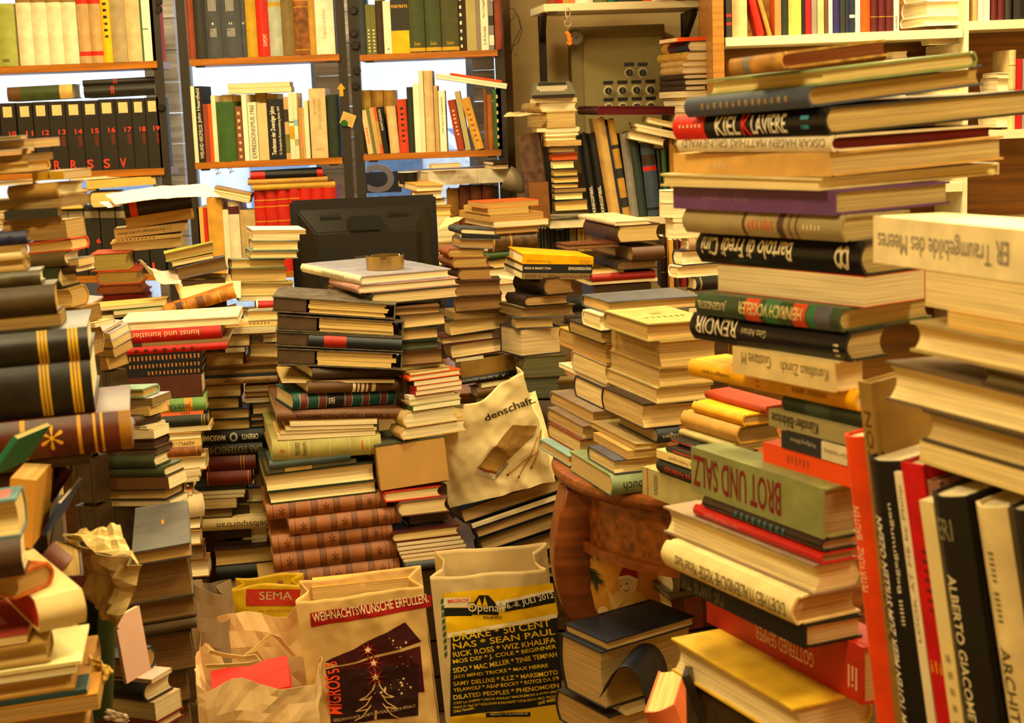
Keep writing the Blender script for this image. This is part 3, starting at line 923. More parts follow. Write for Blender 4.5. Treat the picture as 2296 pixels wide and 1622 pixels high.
stack('stack below the slipcases', 3.75, 12, 4.4, '''
826 850 622 699 899 hs 3E301E k=H a=22
850 859 - 632 885 f C8A860 k=P
861 883 620 690 903 hs 5A3A1C k=H a=22 b=.46:.49:cream,.51:.53:cream,.55:.58:cream,.6:.62:cream,.66:.7:cream
884 919 616 655 883 hs 0F4A42 k=H a=24 r=3.5 b=.065:.07:silver,.07:.14:6A3428,.14:.145:silver,.245:.25:silver,.25:.32:6A3428,.32:.325:silver,.325:.49:161A14,.50:.505:silver,.505:.57:6A3428,.57:.575:silver,.67:.675:silver,.675:.74:6A3428,.74:.745:silver,.85:.855:silver,.855:.92:6A3428,.92:.925:silver |DER@.34,.40,.3,.7,ivory,w #teal volume with ornamental bands
922 945 592 621 911 hs 6A3F1C k=H a=12 r=3.6 |F. KRESS / DER JUNGZIMMERER@.14,.86,.25,.75,2E1A0C,ub #brown volume with dark upside-down title
950 957 - 650 846 f 8A6A34 k=P r=3
957 966 - 640 838 f C8A258 k=P r=3
966 975 - 628 845 f A8823E k=P r=2
975 988 - 622 842 f D0AC62 k=P r=1.5
990 1034 587 611 854 hs A39B52 k=H r=1 a=12 b=.15:.153:E0CE80,.335:.338:E0CE80,.525:.528:E0CE80,.71:.713:E0CE80,.89:.893:E0CE80 |Kupper@.05,.13,.4,.6,red,w |Wörterbuch der deutschen@.19,.25,.2,.85,4A4420,w |Umgangssprache@.27,.32,.2,.85,4A4420,w |I@.82,.83,.3,.75,red,wb #olive yellow dictionary volume with ribbed spine
1042 1054 - 605 787 s 3E4E50 k=H r=-2
1055 1064 - 599 800 s 4A4426 k=P r=-2.5 b=.2:.5:A88A48
1075 1105 580 597 842 hf 2E3624 k=H r=-1.5 p=E2C690
1106 1132 582 605 846 hf 2E3624 k=H r=-1.5 p=E2C690
''' + '\n'.join('%d %d %s s 94582C k=H n=quarto_volume m=cover r=-1.5 b=.05:.055:darkbrown,.185:.19:darkbrown,.19:.235:6E3E1E,.235:.24:darkbrown,.37:.375:darkbrown,.375:.42:6E3E1E,.42:.425:darkbrown,.555:.56:darkbrown,.56:.605:6E3E1E,.605:.61:darkbrown,.74:.745:darkbrown,.745:.79:6E3E1E,.79:.795:darkbrown,.91:.915:darkbrown,.95:.955:darkbrown |*@.10,.15,.2,.8,4A2412 |*@.47,.52,.2,.8,4A2412 |*@.84,.88,.2,.8,4A2412 #reddish brown quarto with ornamental ribbed spine' % q for q in
 [(1136, 1167, '- 599 867'), (1168, 1201, '- 650 900'), (1207, 1242, '- 612 881'), (1246, 1284, '- 617 890'), (1290, 1327, '- 625 898')]) + '''
1327 1345 - 590 925 f C8A45C k=P r=-1.5
''')
stack('small stack with orange book', 3.78, 26, -1, '''
834 843 898 920 1010 sh B08A48 k=H lab=.2:.8:.2:.75:6A5A38,.4:.55:.3:.65:4A1A20
844 856 897 919 1034 sh orange k=H
857 867 902 928 1030 sh black k=P
867 877 904 934 1036 sh C8301C k=P
877 888 904 932 1036 sh magenta k=P sp=A02048
888 897 908 918 1020 sh ivory k=P
900 911 903 921 1034 sh beige k=H
911 923 906 926 1033 sh 4A7A2C k=P p=ivory
929 960 890 913 1026 sh D8BC80 k=H
960 988 880 905 1046 sh C8A468 k=H
''', base=None)
bx = P(854, 1102, 3.78)
t = thing('cardboard_box', 'tan cardboard box standing between brown quartos and cream paper bag', 'box', Matrix.Translation(bx) @ Matrix.Rotation(R(12), 4, 'Z') @ Matrix.Rotation(R(-4), 4, 'Y'))
MB().box(0, .172, 0, .16, 0, .112).build('carton', mat('B98E4C', 'paper'), t, bevel=.0015)
MB().box(-.001, .173, -.001, .161, .1121, .116).build('lid', mat('4A4A30', 'paper'), t)
stack('stack under the cardboard box', 3.78, 14, -1, '''
1104 1128 - 866 990 h C23018 k=H p=E2C690 W=.14
1133 1160 - 900 1008 h 6A4A3A k=H p=E2C690
1196 1218 - 884 1032 h 4A1C1A k=H p=E8C878 g=1
1219 1227 - 890 1034 f 6A3A20 k=P
1227 1237 - 892 1040 f 54241A k=P
1237 1245 - 896 1046 f 7A4A28 k=P
1245 1254 - 900 1044 f 9A1C18 k=P
1254 1262 - 905 1040 f D09A48 k=P
1262 1282 - 910 1056 s 3A4448 k=H
''')
cr2 = P(965, 1180, 3.9)
stack('upside-down title stack', 3.85, 6, -.5, '''
724 743 263 268 535 f F0D8B4 k=H round=0 W=.2 #large cream board with stitched edge
745 772 262 270 498 s B8180C k=H |kunst und kunstler@.12,.78,.35,.8,D8B080,u
772 780 - 287 513 s 8A6A40 k=P b=.0:.14:darkbrown
781 797 262 285 508 s C01A10 k=H |iliIllI@.08,.68,.3,.7,4A1A10,u
798 817 274 280 455 s 14181A k=H round=0 |IlIIliIIlIIiIlIIlI@.06,.96,.25,.75,B07030,u
818 833 274 280 455 s 14181A k=H round=0 |IlIIliIIlIIiIlIIlII@.06,.96,.25,.75,B07030,u
833 849 274 280 455 s 14181A k=H round=0 |IlIIliIIlIIiIl@.3,.96,.25,.75,B07030,u
849 899 285 290 455 s 50281A k=H round=0 #plain brown slip-in box
902 927 - 352 463 s 6F9A50 k=H b=.13:.27:E8962A,.28:.29:olive,.57:.73:E8962A,.96:1:6F9A50 |JAKOB FLACH@.15,.7,.25,.75,2E3A1C,u #green and orange striped book
927 935 - 356 456 s F07A48 k=P |ilIi@.5,.7,.2,.8,brown,u
936 961 - 354 467 s 24281E k=H b=.04:.05:gold,.08:.09:gold,.88:.89:gold,.93:.94:gold
962 973 - 352 473 f D8A44C k=P
975 991 - 352 452 f C49A50 k=H
992 1006 - 356 452 s DDBC74 k=P |AEPPLI - LICH@.1,.85,.25,.75,6A5226,u
1007 1028 - 356 451 s 8A4E18 k=H m=leather b=.06:.07:gold,.9:.91:gold
1034 1060 - 352 463 f D8B26A k=H
1066 1078 - 360 452 f A88444 k=P r=-4
1078 1090 - 360 448 f C09444 k=P r=-4
1097 1106 - 362 415 f D07A3A k=P
1106 1116 - 362 431 f E0A04A k=P
1130 1165 364 415 440 hs E4CFA0 k=H a=30 b=.0:.4:E4CFA0 L=.2
1166 1192 - 372 450 f 4A2E1A k=H
1194 1226 - 380 450 f C8963C k=H
1228 1262 - 380 458 f 6A4420 k=H p=7A5024
1262 1300 - 380 470 f 8A5A28 k=H
''')
stack('stack behind striped book, left column', 4.08, 4, 0, '''
735 751 - 499 621 f C49A50 k=P
761 780 - 499 560 f darkbrown k=H p=C8A058
780 792 - 505 549 f 8A6A3A k=P
797 823 - 456 546 f 8A6426 k=H p=C09244
824 843 - 455 622 f 7A5426 k=H p=8A6028
844 850 - 455 622 s 1E2A34 k=P
851 865 - 456 622 s A07A40 k=H |ERICH KNAUF@.55,.9,.3,.7,4A3416,u |DAUMIER@.28,.46,.3,.7,4A3416,u
866 894 - 456 541 f darkbrown k=H p=BE9448
895 920 - 459 536 f darkgreen k=H p=B98E44
921 943 - 471 559 f navy k=H p=BE9448
944 967 - 474 560 f charcoal k=H p=C09A4C
969 998 - 455 608 s 16181A k=H |MARSCHAK@.0,.34,.3,.7,ivory,ub |ORIENTS@.58,.82,.3,.7,ivory,ub |o@.40,.52,.15,.85,silver,b
999 1025 - 457 590 s 1A1C18 k=H |DAS TOTENSCHIFF@.0,1.0,.2,.8,7A6A34,u
1026 1058 - 463 575 s 5A1C12 k=H b=.05:.06:gold,.7:.71:gold,.76:.77:gold
1059 1091 - 465 565 s 6E2412 k=H b=.02:.03:gold,.93:.94:gold
1098 1103 - 436 549 s 1E241E k=P
1103 1112 - 436 550 f C09A54 k=P
1112 1121 - 438 548 f 8A6C3A k=P
1123 1144 - 440 531 f navy k=P p=D8B878
1145 1165 - 444 521 f darkbrown k=H p=8A6432
1166 1192 - 455 602 s E0C88C k=H |Selbstportrait@.21,1.0,.2,.8,4A3A1C,u
1234 1272 470 482 612 f 2E1E14 k=H p=C89A48 W=.22 g=1 r=-2
1272 1306 - 488 618 s 1E2018 k=H m=leather r=-2
1307 1332 - 500 590 f B08440 k=H r=-2
''')
stack('stack behind striped book, right column', 4.12, 4, 0, '''
698 722 543 556 623 hf 8A8470 k=H p=E8CC88
723 733 - 534 622 s E2C27C k=P |illiIl@.3,.8,.3,.7,6A5226,u
735 752 - 560 622 f tan k=P
753 768 - 590 624 f ivory k=H p=E8CC88
768 800 - 560 626 f B09048 k=H p=DDB870 r=5
803 830 - 549 626 f 8A6426 k=H p=C89C50 r=3
866 880 - 549 624 f D0A860 k=P
880 893 - 549 623 f 7A2418 k=H p=D0A458
894 905 - 550 622 f 4A5A44 k=P
907 931 - 567 620 f darkgreen k=H p=B08A48
931 945 - 562 614 f darkbrown k=H p=9A6E38
946 963 - 561 614 f navy k=H p=9A6E38
963 1094 - 570 618 f darkbrown k=H p=6A4820
1096 1128 551 553 582 f 2A2A24 k=H p=C8AE78
1134 1159 533 536 592 f 6A6A50 k=H p=B09858
1159 1240 - 545 600 f darkbrown k=H
''')

# ------------------------------------------------------------------ left of the monitor
stack('stack left of the monitor', 4.3, 16, 3, '''
516 526 552 566 686 hf ivory k=P p=C89A50
527 540 - 567 672 f E0BC70 k=P
540 563 558 568 670 hf 7C8A80 k=H p=E6C47C
564 581 551 562 668 hf 7C8A80 k=H p=E6C47C
577 603 515 519 640 f 8A8E70 k=H p=E2BE6C a=20
604 635 514 519 645 f 6A6034 k=H p=C89C48 a=18
637 665 530 535 660 f B0A060 k=H p=E2BE6C a=16
665 676 - 535 612 f B08038 k=P
676 696 572 574 640 s white k=H b=.06:.75:B81C14
697 725 - 545 640 f A08850 k=H
''')
stack('stack under loose white sheet', 4.5, 10, -4, '''
455 489 257 282 434 hs 231C15 k=H b=.08:.19:C83A1C r=-6 #dark volume with small orange label
490 514 - 282 436 f C08A2E k=H sp=6A4A1E p=C8902F r=-6
509 514 246 255 420 hs A89A70 k=P r=-3
515 536 - 258 418 s D8B878 k=P |J. L. Riva Erzählungen aus dem Ghetto@.05,.8,.3,.75,4A3418,u r=-2 #cream paperback with upside-down script title
536 544 - 257 407 s E0C07C k=P r=-2 |liIlliIlIi@.05,.6,.3,.7,6A5226,u
545 567 246 249 411 f D0B070 k=H r=-2 p=D8B468
''', base=None)
stack('red-edged stack on the desk', 4.4, 6, 0, '''
570 610 200 206 292 h B84A1E k=H p=A8901E W=.12
611 640 218 224 315 h C04A1E k=H p=A87C16
641 660 218 223 318 h 7A3A1C k=H p=8A4A20
661 677 222 232 327 h 5A1A14 k=H p=6A1E14
678 702 - 205 281 f B08A48 k=H p=B98E44
''')
stack('slanting stack by the loose sheet', 4.25, 12, -9, '''
566 588 - 372 485 f A8A848 k=H p=A88038 L=.13
588 599 - 386 482 f B0904C k=H
600 628 - 400 514 f 5A5A70 k=H p=7A5828
''')
stack('tan leather pair', 4.1, 10, -14, '''
688 716 358 372 538 hs A86414 k=H m=leather b=.18:.27:4A2A10,.46:.57:6A3A12,.3:.31:gold,.78:.79:gold sp=B8741C
717 735 - 440 540 s B0782A k=H m=leather b=.5:.62:4A2A10
''')
stack('folder pile behind long cream board', 4.15, 8, -2, '''
690 699 - 210 372 f C0A050 k=P
700 708 - 255 372 f 3E7A1C k=P
708 717 - 212 370 f A88E4C k=P
''')

# ------------------------------------------------------------------ right of the monitor
stack('stack right of the monitor', 4.2, 17, 0, '''
511 525 1007 1034 1112 sh 34383C k=H m=leather r=7 a=24
527 533 - 1035 1122 s black k=P r=6
534 556 1014 1031 1108 hf 6A6A70 k=H p=A8763C r=6
555 578 987 1008 1088 sh 8A4E28 k=H p=C09238 r=4
579 602 988 1019 1097 sh 8A5430 k=H p=BE8E38 r=2
605 630 994 1032 1107 sh 3A2418 k=H p=B07A30 r=2
632 666 - 1022 1124 f 4A2C1C k=H p=8A5A28 a=4
667 701 - 1021 1129 f 4A2C1C k=H p=84541F a=4 r=-2
703 718 - 1018 1135 f 8A6A34 k=P p=9A7238
730 755 997 1010 1140 hf 2E2E20 k=H p=D0A458 r=-4
756 774 - 992 1108 f 4A1A1C k=H p=C8A468 r=-2
780 806 995 1013 1132 hf 4A1418 k=H p=E0BC84 r=-4
806 813 - 1022 1085 f silver k=P r=-3
816 848 1020 1036 1159 hs 8A6628 k=H round=0 r=-4 #large tan worn box
849 863 - 1037 1159 s 16181A k=H r=-4 |UR- UND FRÜH GESCHICHTE@.0,.66,.3,.7,silver,u |V@.72,.78,.25,.7,ivory
864 871 - 1080 1150 f 8A6830 k=P r=-4
871 893 - 1070 1155 s 6A4218 k=H r=-4
893 920 - 1080 1130 f 1E1A10 k=H
''')
stack('orange-topped stack', 4.85, 20, 0, '''
455 468 1049 1085 1208 hf orange k=P p=C8902F #orange paperback with small dark emblem
472 482 1040 1095 1186 hf E0AA48 k=P p=D0A040
484 498 1030 1099 1219 hf C8983E k=P p=C08A34
500 511 1042 1108 1230 hf C88A34 k=P
511 526 - 1113 1209 f 8A6028 k=H p=A87430
528 566 - 1094 1204 s 5A4018 k=H m=leather b=.09:.13:A87E30,.44:.48:A87E30
567 583 - 1086 1160 s 3A5420 k=H
585 604 - 1098 1150 f darkbrown k=H p=D8A850
604 640 - 1090 1160 f D0A050 k=P
640 690 - 1095 1160 f 8A4A30 k=H
''')
stack('yellow-topped stack', 4.1, 13, 6, '''
569 592 1138 1171 1330 hs F0A808 k=H round=0 m=gloss |Der kuriose Dichter@.05,.4,.15,.45,8A6A10,u |LENOS@.8,.96,.25,.6,8A6A10,u r=4
593 612 1130 1172 1328 hs 16161A k=H round=0 r=4 |WOLY, SOMMER IM SÜDEN@.02,.4,.35,.7,ivory,u |HANS MORGENTHALER@.65,.98,.35,.7,ivory,u
613 626 1129 1170 1322 hs 7A6A40 k=P r=4 |HANS MORGENTHALER - IHR BERGE@.05,.98,.2,.75,6A2418,u
637 663 1158 1226 1290 sh 2E2014 k=H m=leather p=9A6A34 r=1 a=32
664 688 1138 1180 1275 sh 241812 k=H m=leather p=B98A44 r=2 a=26
694 713 1120 1171 1289 hf 7A6A4A k=H p=8A6230 r=3 a=28
714 738 1148 1156 1242 hf 4A4A4A k=H p=A8803C r=2
743 801 1122 1169 1258 hf 20283A k=H p=CDB084 round=0 r=1 a=28
806 849 1160 1178 1272 sh 4A3A1C k=H p=5A5A3A r=1
850 897 1155 1160 1256 sh 3A3A24 k=H p=4A5040 r=1
897 960 - 1160 1262 s 3A2C1A k=H
''')
stack('small dark stack by yellow-topped stack', 4.25, 8, 0, '''
668 700 - 1272 1310 s 1A1A20 k=H
700 728 - 1266 1310 s 4A3A24 k=H
846 862 - 1250 1310 s 8A6A34 k=H
862 880 - 1254 1300 s 5A4420 k=P
880 920 - 1256 1310 s 14120E k=H
''')
stack('brown stack under the cream shelf', 4.8, 14, 0, '''
497 507 1298 1380 1460 sh E8D4B0 k=H
511 545 1315 1391 1481 sh 4A3020 k=H p=D8B060
542 561 - 1270 1390 f 6A3A20 k=H p=A06A38
563 585 1307 1417 1489 hs 5A3A20 k=H p=9A6A3C
586 607 1337 1387 1477 sh 2A2018 k=H p=7A5228
607 615 - 1328 1400 f D8A850 k=P
615 633 - 1327 1469 s 2A3A24 k=H p=9A2418 b=.0:1:9A2018
633 640 - 1322 1475 f D8B05C k=P
''')
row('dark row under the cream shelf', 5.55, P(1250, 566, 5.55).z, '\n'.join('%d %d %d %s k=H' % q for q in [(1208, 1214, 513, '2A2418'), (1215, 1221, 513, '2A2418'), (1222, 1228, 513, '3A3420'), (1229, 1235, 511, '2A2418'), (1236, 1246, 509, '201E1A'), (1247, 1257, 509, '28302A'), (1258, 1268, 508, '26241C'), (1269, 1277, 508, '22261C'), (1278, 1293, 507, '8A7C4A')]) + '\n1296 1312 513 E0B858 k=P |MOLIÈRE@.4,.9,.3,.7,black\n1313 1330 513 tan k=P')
row('brown row by the bookcase', 5.15, P(1500, 645, 5.15).z, '''
1482 1496 530 3A2418 k=H b=.3:.31:gold,.6:.61:gold
1497 1512 530 3A2418 k=H b=.3:.31:gold,.6:.61:gold
1513 1524 538 4A2A18 k=H b=.3:.31:gold,.6:.61:gold
1502 1512 538 D09A3A k=P d=5.08
1526 1540 540 7A1A14 k=H
1541 1556 540 3A2018 k=H
''')
stack('stack left of tall foreground pile', 3.7, 18, 0, '''
427 455 1489 1498 1560 hf ivory k=H round=0
455 489 1489 1498 1570 hf E8D6B0 k=H round=0
490 498 1504 1510 1600 hf ivory k=P
498 536 1506 1512 1600 hf E6D2A4 k=H round=0
536 562 1538 1544 1620 s A8886A k=H b=.2:.25:olive
569 597 1523 1530 1640 hf 2A3040 k=H p=EED8B0
597 624 1514 1520 1640 hf ivory k=H p=E6C890
625 652 1550 1560 1640 s 1A1A14 k=H b=.1:.15:8A7A50
652 720 1550 1560 1640 s 4A3A20 k=H
''')

# ------------------------------------------------------------------ round table with its books
TC, TR, TZ = Vector((.52, 3.28, 0)), .445, P(1369, 1113, 2.95).z - .0006
tw, tw2 = mat('8A4A1E', 'wood'), mat('96561E', 'leather')
t = thing('round_table', 'small round wooden table with cabriole legs carrying pale books', 'table', Matrix.Translation((TC.x, TC.y, 0)))
MB().lathe([(0, TZ - .034), (TR - .03, TZ - .034), (TR - .012, TZ - .03), (TR - .002, TZ - .02), (TR, TZ - .012), (TR - .004, TZ - .003), (TR - .014, TZ), (0, TZ)], 72).build('tabletop', tw, t, smooth=40)
MB().lathe([(TR - .07, TZ - .15), (TR - .05, TZ - .15), (TR - .05, TZ - .035), (TR - .07, TZ - .035)], 72).build('apron', tw2, t, smooth=40)
MB().lathe([(TR - .055, TZ - .163), (TR - .035, TZ - .163), (TR - .035, TZ - .145), (TR - .055, TZ - .145)], 72).build('apron_moulding', tw, t, smooth=40)
for k, an in enumerate((-168, -78, 12, 102)):
    dv = Vector((math.cos(R(an)), math.sin(R(an)), 0)); sd = Vector((-dv.y, dv.x, 0))
    sec = []
    for i in range(15):
        q = i / 14; z = (TZ - .036) * (1 - q)
        off = TR - .055 + .035 * math.sin(min(1, q * 2.2) * math.pi) * (1 if q < .46 else .0) - .07 * math.sin(max(0, q - .35) / .65 * math.pi) * .6 + .03 * max(0, q - .8) * 5
        wd = .036 * (1 - q) + .019 if q < .25 else .045 - .024 * (q - .25) / .75
        sec.append((off, z, wd))
    m = MB(); v = []; f = []
    for off, z, wd in sec:
        for a, b in ((-1, -1), (1, -1), (1, 1), (-1, 1)):
            for (aa, bb) in (((a * .8, b),) if a * b > 0 else ((a, b * .8),)):
                p = dv * (off + bb * wd * .85) + sd * (aa * wd); v.append((p.x, p.y, z))
    for i in range(14):
        f += [(i * 4 + j, (i + 1) * 4 + j, (i + 1) * 4 + (j + 1) % 4, i * 4 + (j + 1) % 4) for j in range(4)]
    f += [(0, 1, 2, 3), (59, 58, 57, 56)]
    o = m.add(v, f).build('leg', tw, t, smooth=60, bevel=.004)
stack('front column on round table', 2.95, 17, 0, '''
727 767 1357 1453 1600 hf A8A060 k=H p=C08E3A |iliIllI@.2,.8,.62,.7,5A5428,T |Ililili@.42,.58,.4,.5,5A5428,T L=.2
789 827 1351 1482 1610 hf B08E4C k=H p=B98E40 L=.2
837 870 1362 1480 1600 hf A88A4A k=H p=BE9448 L=.2
876 907 1348 1473 1600 hf B0A070 k=H p=D0A65A L=.2
920 964 1353 1443 1560 hf 2E1C14 k=H p=CBA05A L=.2
966 995 1387 1472 1523 hs 18202C k=H p=B0946A |Sagen@.2,.9,.3,.7,A89A78,u W=.2
1002 1011 1324 1425 1500 hf 9A8050 k=H p=C89A48 L=.15
1011 1031 1330 1408 1500 hf B08A48 k=P p=C8983C L=.16
1032 1065 1320 1378 1490 hf 4A4A58 k=H p=DDB870 L=.16
1078 1112 1278 1369 1441 hs 7A8A60 k=H p=CBA868 |buch@.35,.95,.2,.65,2E3420,u W=.24 #worn pale green book with dark title
''', base=None)
stack('rear column on round table', 3.2, 17, 0, '''
678 706 1306 1365 1575 hf 54565E k=H p=D0A050 L=.24 #slate grey book lying open to view
715 742 1308 1347 1420 hf EDE0B4 k=H p=E2CC90 L=.13
746 773 1277 1350 1430 hf 24201E k=H p=A88038 lab=.3:.7:.3:.8:5A3A2A L=.15
788 816 1256 1361 1450 hf C08828 k=H p=B98A3A L=.16
822 863 1285 1360 1450 hf B0A088 k=H p=D8B878 L=.16
864 873 1253 1365 1450 hf EADDB8 k=P L=.16
876 923 1291 1360 1450 hf 1E222E k=H p=DDBE84 L=.16
930 954 1236 1331 1430 hf 8A7664 k=H p=C09248 L=.16
963 987 1229 1308 1400 hf 7A6450 k=H p=BE944C L=.15
988 1022 1230 1302 1390 hf 7A3020 k=H p=D0AA64 L=.15
1030 1047 1212 1276 1360 hf 7FA0A0 k=H p=D0A862 L=.15
''', base=None)
stack('pile between table and foreground books', 2.7, 26, 0, '''
911 929 1583 1720 1770 sh 9A3418 k=H p=A03A1A #torn red book
931 956 1556 1669 1740 sh E0A010 k=H p=C09248
976 997 1534 1660 1755 sh B98A3A k=H p=8A5E24
998 1013 1525 1640 1740 sh A89A60 k=H
1013 1026 1505 1610 1700 sh 1A1410 k=H |von der Typhoid Mary@.05,.8,.3,.8,F03A1C,u
1026 1040 1495 1575 1660 sh 14100E k=H m=gloss |Grabufer@.2,.7,.3,.7,F03A1C,u
1042 1060 1472 1570 1660 sh E8CC84 k=P |Jürg Federspiel@.3,.95,.25,.75,8A7444,u
1062 1096 1479 1580 1680 sh 1E1E1C k=H |Alfred Andersch@.2,.95,.2,.6,C83A2A,u
1106 1162 1441 1580 1690 sh B0A468 k=H round=0 b=.08:.1:A84A20 |SONZOGNO@.2,.26,.15,.85,5A3A28,w
''', base=None)
# ------------------------------------------------------------------ tall foreground pile on the right
stack('tall foreground pile', 1.75, 45, 0, '''
116 155 1640 1758 1990 sh B98840 k=H m=leather p=7A4020 r=-5 a=45 L=.14 b=.25:.4:8A8070 #tan leather book with brown page edges
161 191 1586 1842 2188 fh 8A9A60 k=H p=E0C878 r=-4 a=38
197 241 1543 1820 2205 sh 4A5468 k=H p=C89A44 r=-4 a=38 |liIllilIlliiIl@.15,.85,.35,.65,9A8048
243 303 1519 1862 2310 sh 1A1A1C k=H m=gloss p=D2B068 r=-2 a=38 b=.0:.22:E02818 |KIEL@.3,.46,.15,.85,F4EBD2,b |K@.475,.53,.12,.9,E02818,b |LAVIERE@.54,.76,.15,.85,F4EBD2,b |il@.85,.9,.25,.75,3A8AA8,w |liIllI@.05,.2,.5,.62,F0D0B0 #black book with red end and large white lettering
308 341 1524 1868 2230 sh EFE0BC k=H p=5A1810 a=38 |OSKAR HAGEN MATTHIAS GRÜNEWALD@.04,.97,.2,.8,8A7E68,u
345 397 1511 1858 2250 sh D8AA5C k=H round=0 p=D6B476 a=34 r=-1 |Biographien@.24,.36,.3,.6,F0DCAC,u
397 428 1481 1836 2240 fh EAD8A0 k=H round=0 p=F0D898 a=36 #cream slab-like book
428 484 1510 1872 2130 sh 6A3F78 k=H round=0 p=C8AC70 a=36 |ilIlil di Giorgione@.2,.5,.4,.6,9A6F8A,u
487 543 1540 1896 2040 sh A8986A k=H p=C8AE74 a=36 b=.4:.42:5A4030,.62:.66:5A4030,.69:.7:7A3030,.73:.74:5A4030 |ili@.44,.5,.3,.7,E05A2A |ilil@.52,.59,.3,.7,E05A2A |lilil@.78,.88,.4,.6,E0D2A8
548 620 1574 1942 2085 sh 171819 k=H m=gloss p=C0A468 a=35 |Bartolo di Fredi Cini@.04,.61,.28,.85,EADCB4,ub |8@.86,.94,.15,.85,D8CCA8,w
622 690 1609 1938 2075 fh D8200F k=P p=EAD8B0 a=34 #white book block in red covers
698 746 1568 1890 2090 sh 3E5238 k=H m=gloss p=C8A860 a=35 b=.36:.46:E0501C,.69:.78:E0501C,.50:.6:3A7A4A,.79:.84:3A7A4A,.84:.94:5A5A68 |JUGENDSTIL@.02,.23,.35,.8,D8C490,u |HEINRICH VOGELER@.32,.76,.3,.85,E0CC8C,u slab=.86:.93:.3:.8:DCC890
749 813 1558 1908 1992 sh 1A1A1E k=H m=gloss p=C0A670 a=34 |RENOIR@.04,.32,.3,.9,F4E8C8,u |Götz Adriani@.36,.52,.45,.7,C8B890,u |ili@.93,.96,.15,.6,D8CC9A,w
820 881 1643 1870 1925 sh E8CF90 k=H round=0 a=31 |Kunsthaus Zürich@.5,.95,.35,.75,8A7A4C,u |Gustave M@.1,.4,.4,.85,8A7A4C,u
881 923 1550 1925 2010 sh F2B004 k=H a=30 |Scheidegger & Spiess@.1,.28,.35,.65,5A4408,u |lil@.44,.46,.2,.9,E04A10,w |ililiIlil iIlliI@.66,.85,.35,.65,6A5208,u
927 962 1760 1940 2010 sh 24301E k=H a=29 b=.3:.6:3A4A3A
975 1004 1724 1915 1990 sh A09464 k=P a=28 |Künstler-Bildnisse@.04,.6,.2,.85,3A3420,ub
1006 1046 1752 1900 1990 sh 24282E k=H round=0 a=27 b=.62:1:E0D4B0 |Wolfgang Böhme@.15,.55,.5,.8,B8AE98,u |Der Niederg@.66,1.0,.4,.7,8A8A80,u
1054 1094 1711 1905 1990 sh F04E10 k=P m=plain a=27 |ililil@.3,.55,.3,.7,A84A1C,u
1147 1210 1551 1845 1912 sh 8E9458 k=H round=0 a=26 p=A88C58 |BROT UND SALZ@.02,.71,.15,.85,7A1418,ub #sage green book with big dark red upside-down title
1210 1240 1580 1846 1917 sh 281A16 k=H m=gloss p=B89A80 a=26 |ilIliIlIl@.3,.72,.2,.8,2A6068,u sp=281A16
1240 1268 1559 1845 1917 sh C8181A k=H m=gloss p=B0966A a=26 |Hans Holbein der Jüngere@.1,.38,.3,.7,E8907A,u
1300 1337 1488 1825 1927 fh 9A8468 k=H p=EAD49C a=26
1345 1403 1495 1788 1929 sh F0DA98 k=H p=C89E54 a=26 |GOETHES ITALIENISCHE REISE@.32,.96,.2,.72,6A6034,u |Michael Ruetz@.12,.3,.25,.7,6A6034,u
1403 1457 1525 1805 1934 sh 17150F k=H round=0 p=D2B078 a=25 |DIE AMOR ZVI@.03,.38,.1,.9,5A5030,u
1492 1583 1585 1935 2010 sh B8260C k=H round=0 p=C8A860 a=24 |GOTTFRIED SEMPER@.35,.72,.2,.46,F0C0A0,u |EIN ARCHITEKT DES 19. JAHRHUNDERTS@.02,.55,.54,.66,E8A888,u |lil@.92,.97,.2,.6,E8B898,u
1606 1672 1506 1778 1940 fh E8BC30 k=H m=cover p=EAD098 a=24 sp=38424A #yellow covered book with slate edges
''', base='crate')

# ------------------------------------------------------------------ standing books in the right foreground
def standing(d, lines, phrase, a, zfoot):
    lines = [l.strip() for l in lines.strip().splitlines() if l.strip()]
    dprev = None
    for i, ln in enumerate(lines):
        pos, o = opts(ln)
        yt = float(pos[0]); x0, xc, x1 = [None if q == '-' else float(q) for q in pos[1:4]]; col = pos[4]
        dd = o['d'] or d; aa = R(o['a'] if o['a'] is not None else a)
        lean = R(float(o.get('lean', 0)))
        dR, dL = Vector((math.cos(aa), math.sin(aa), 0)), Vector((-math.sin(aa), math.cos(aa), 0))
        if dprev is not None:
            dd = dprev
            for _ in range(6): dd = dprev - solve_len(P(xc, yt, dd), dL, x0) * math.cos(aa) - .0005
        dprev = dd
        top = P(xc, yt, dd)
        T = solve_len(top, dL, x0); W = solve_len(top, dR, x1) if x1 else (o['W'] or .2)
        W = max(.1, min(W, .3))
        zf = float(o.get('z', zfoot)); H = (top.z - zf) / math.cos(lean)
        mx = Matrix.Translation(top) @ Matrix.Rotation(lean, 4, 'Y') @ frame(Vector((0, 0, -H)), Z_UP, dR, dL)
        nm, kw = finish(o, col, T)
        lab = '%s, %s from left in %s' % (o['desc'], 'first' if i == 0 else nth(i), phrase)
        root = thing('book' if kw == 'book' else 'paperback', lab, 'book', mx, 'books in ' + phrase)
        book_shape(root, H, W, T * .985, o)
FZ = P(2000, 1980, 1.5).z
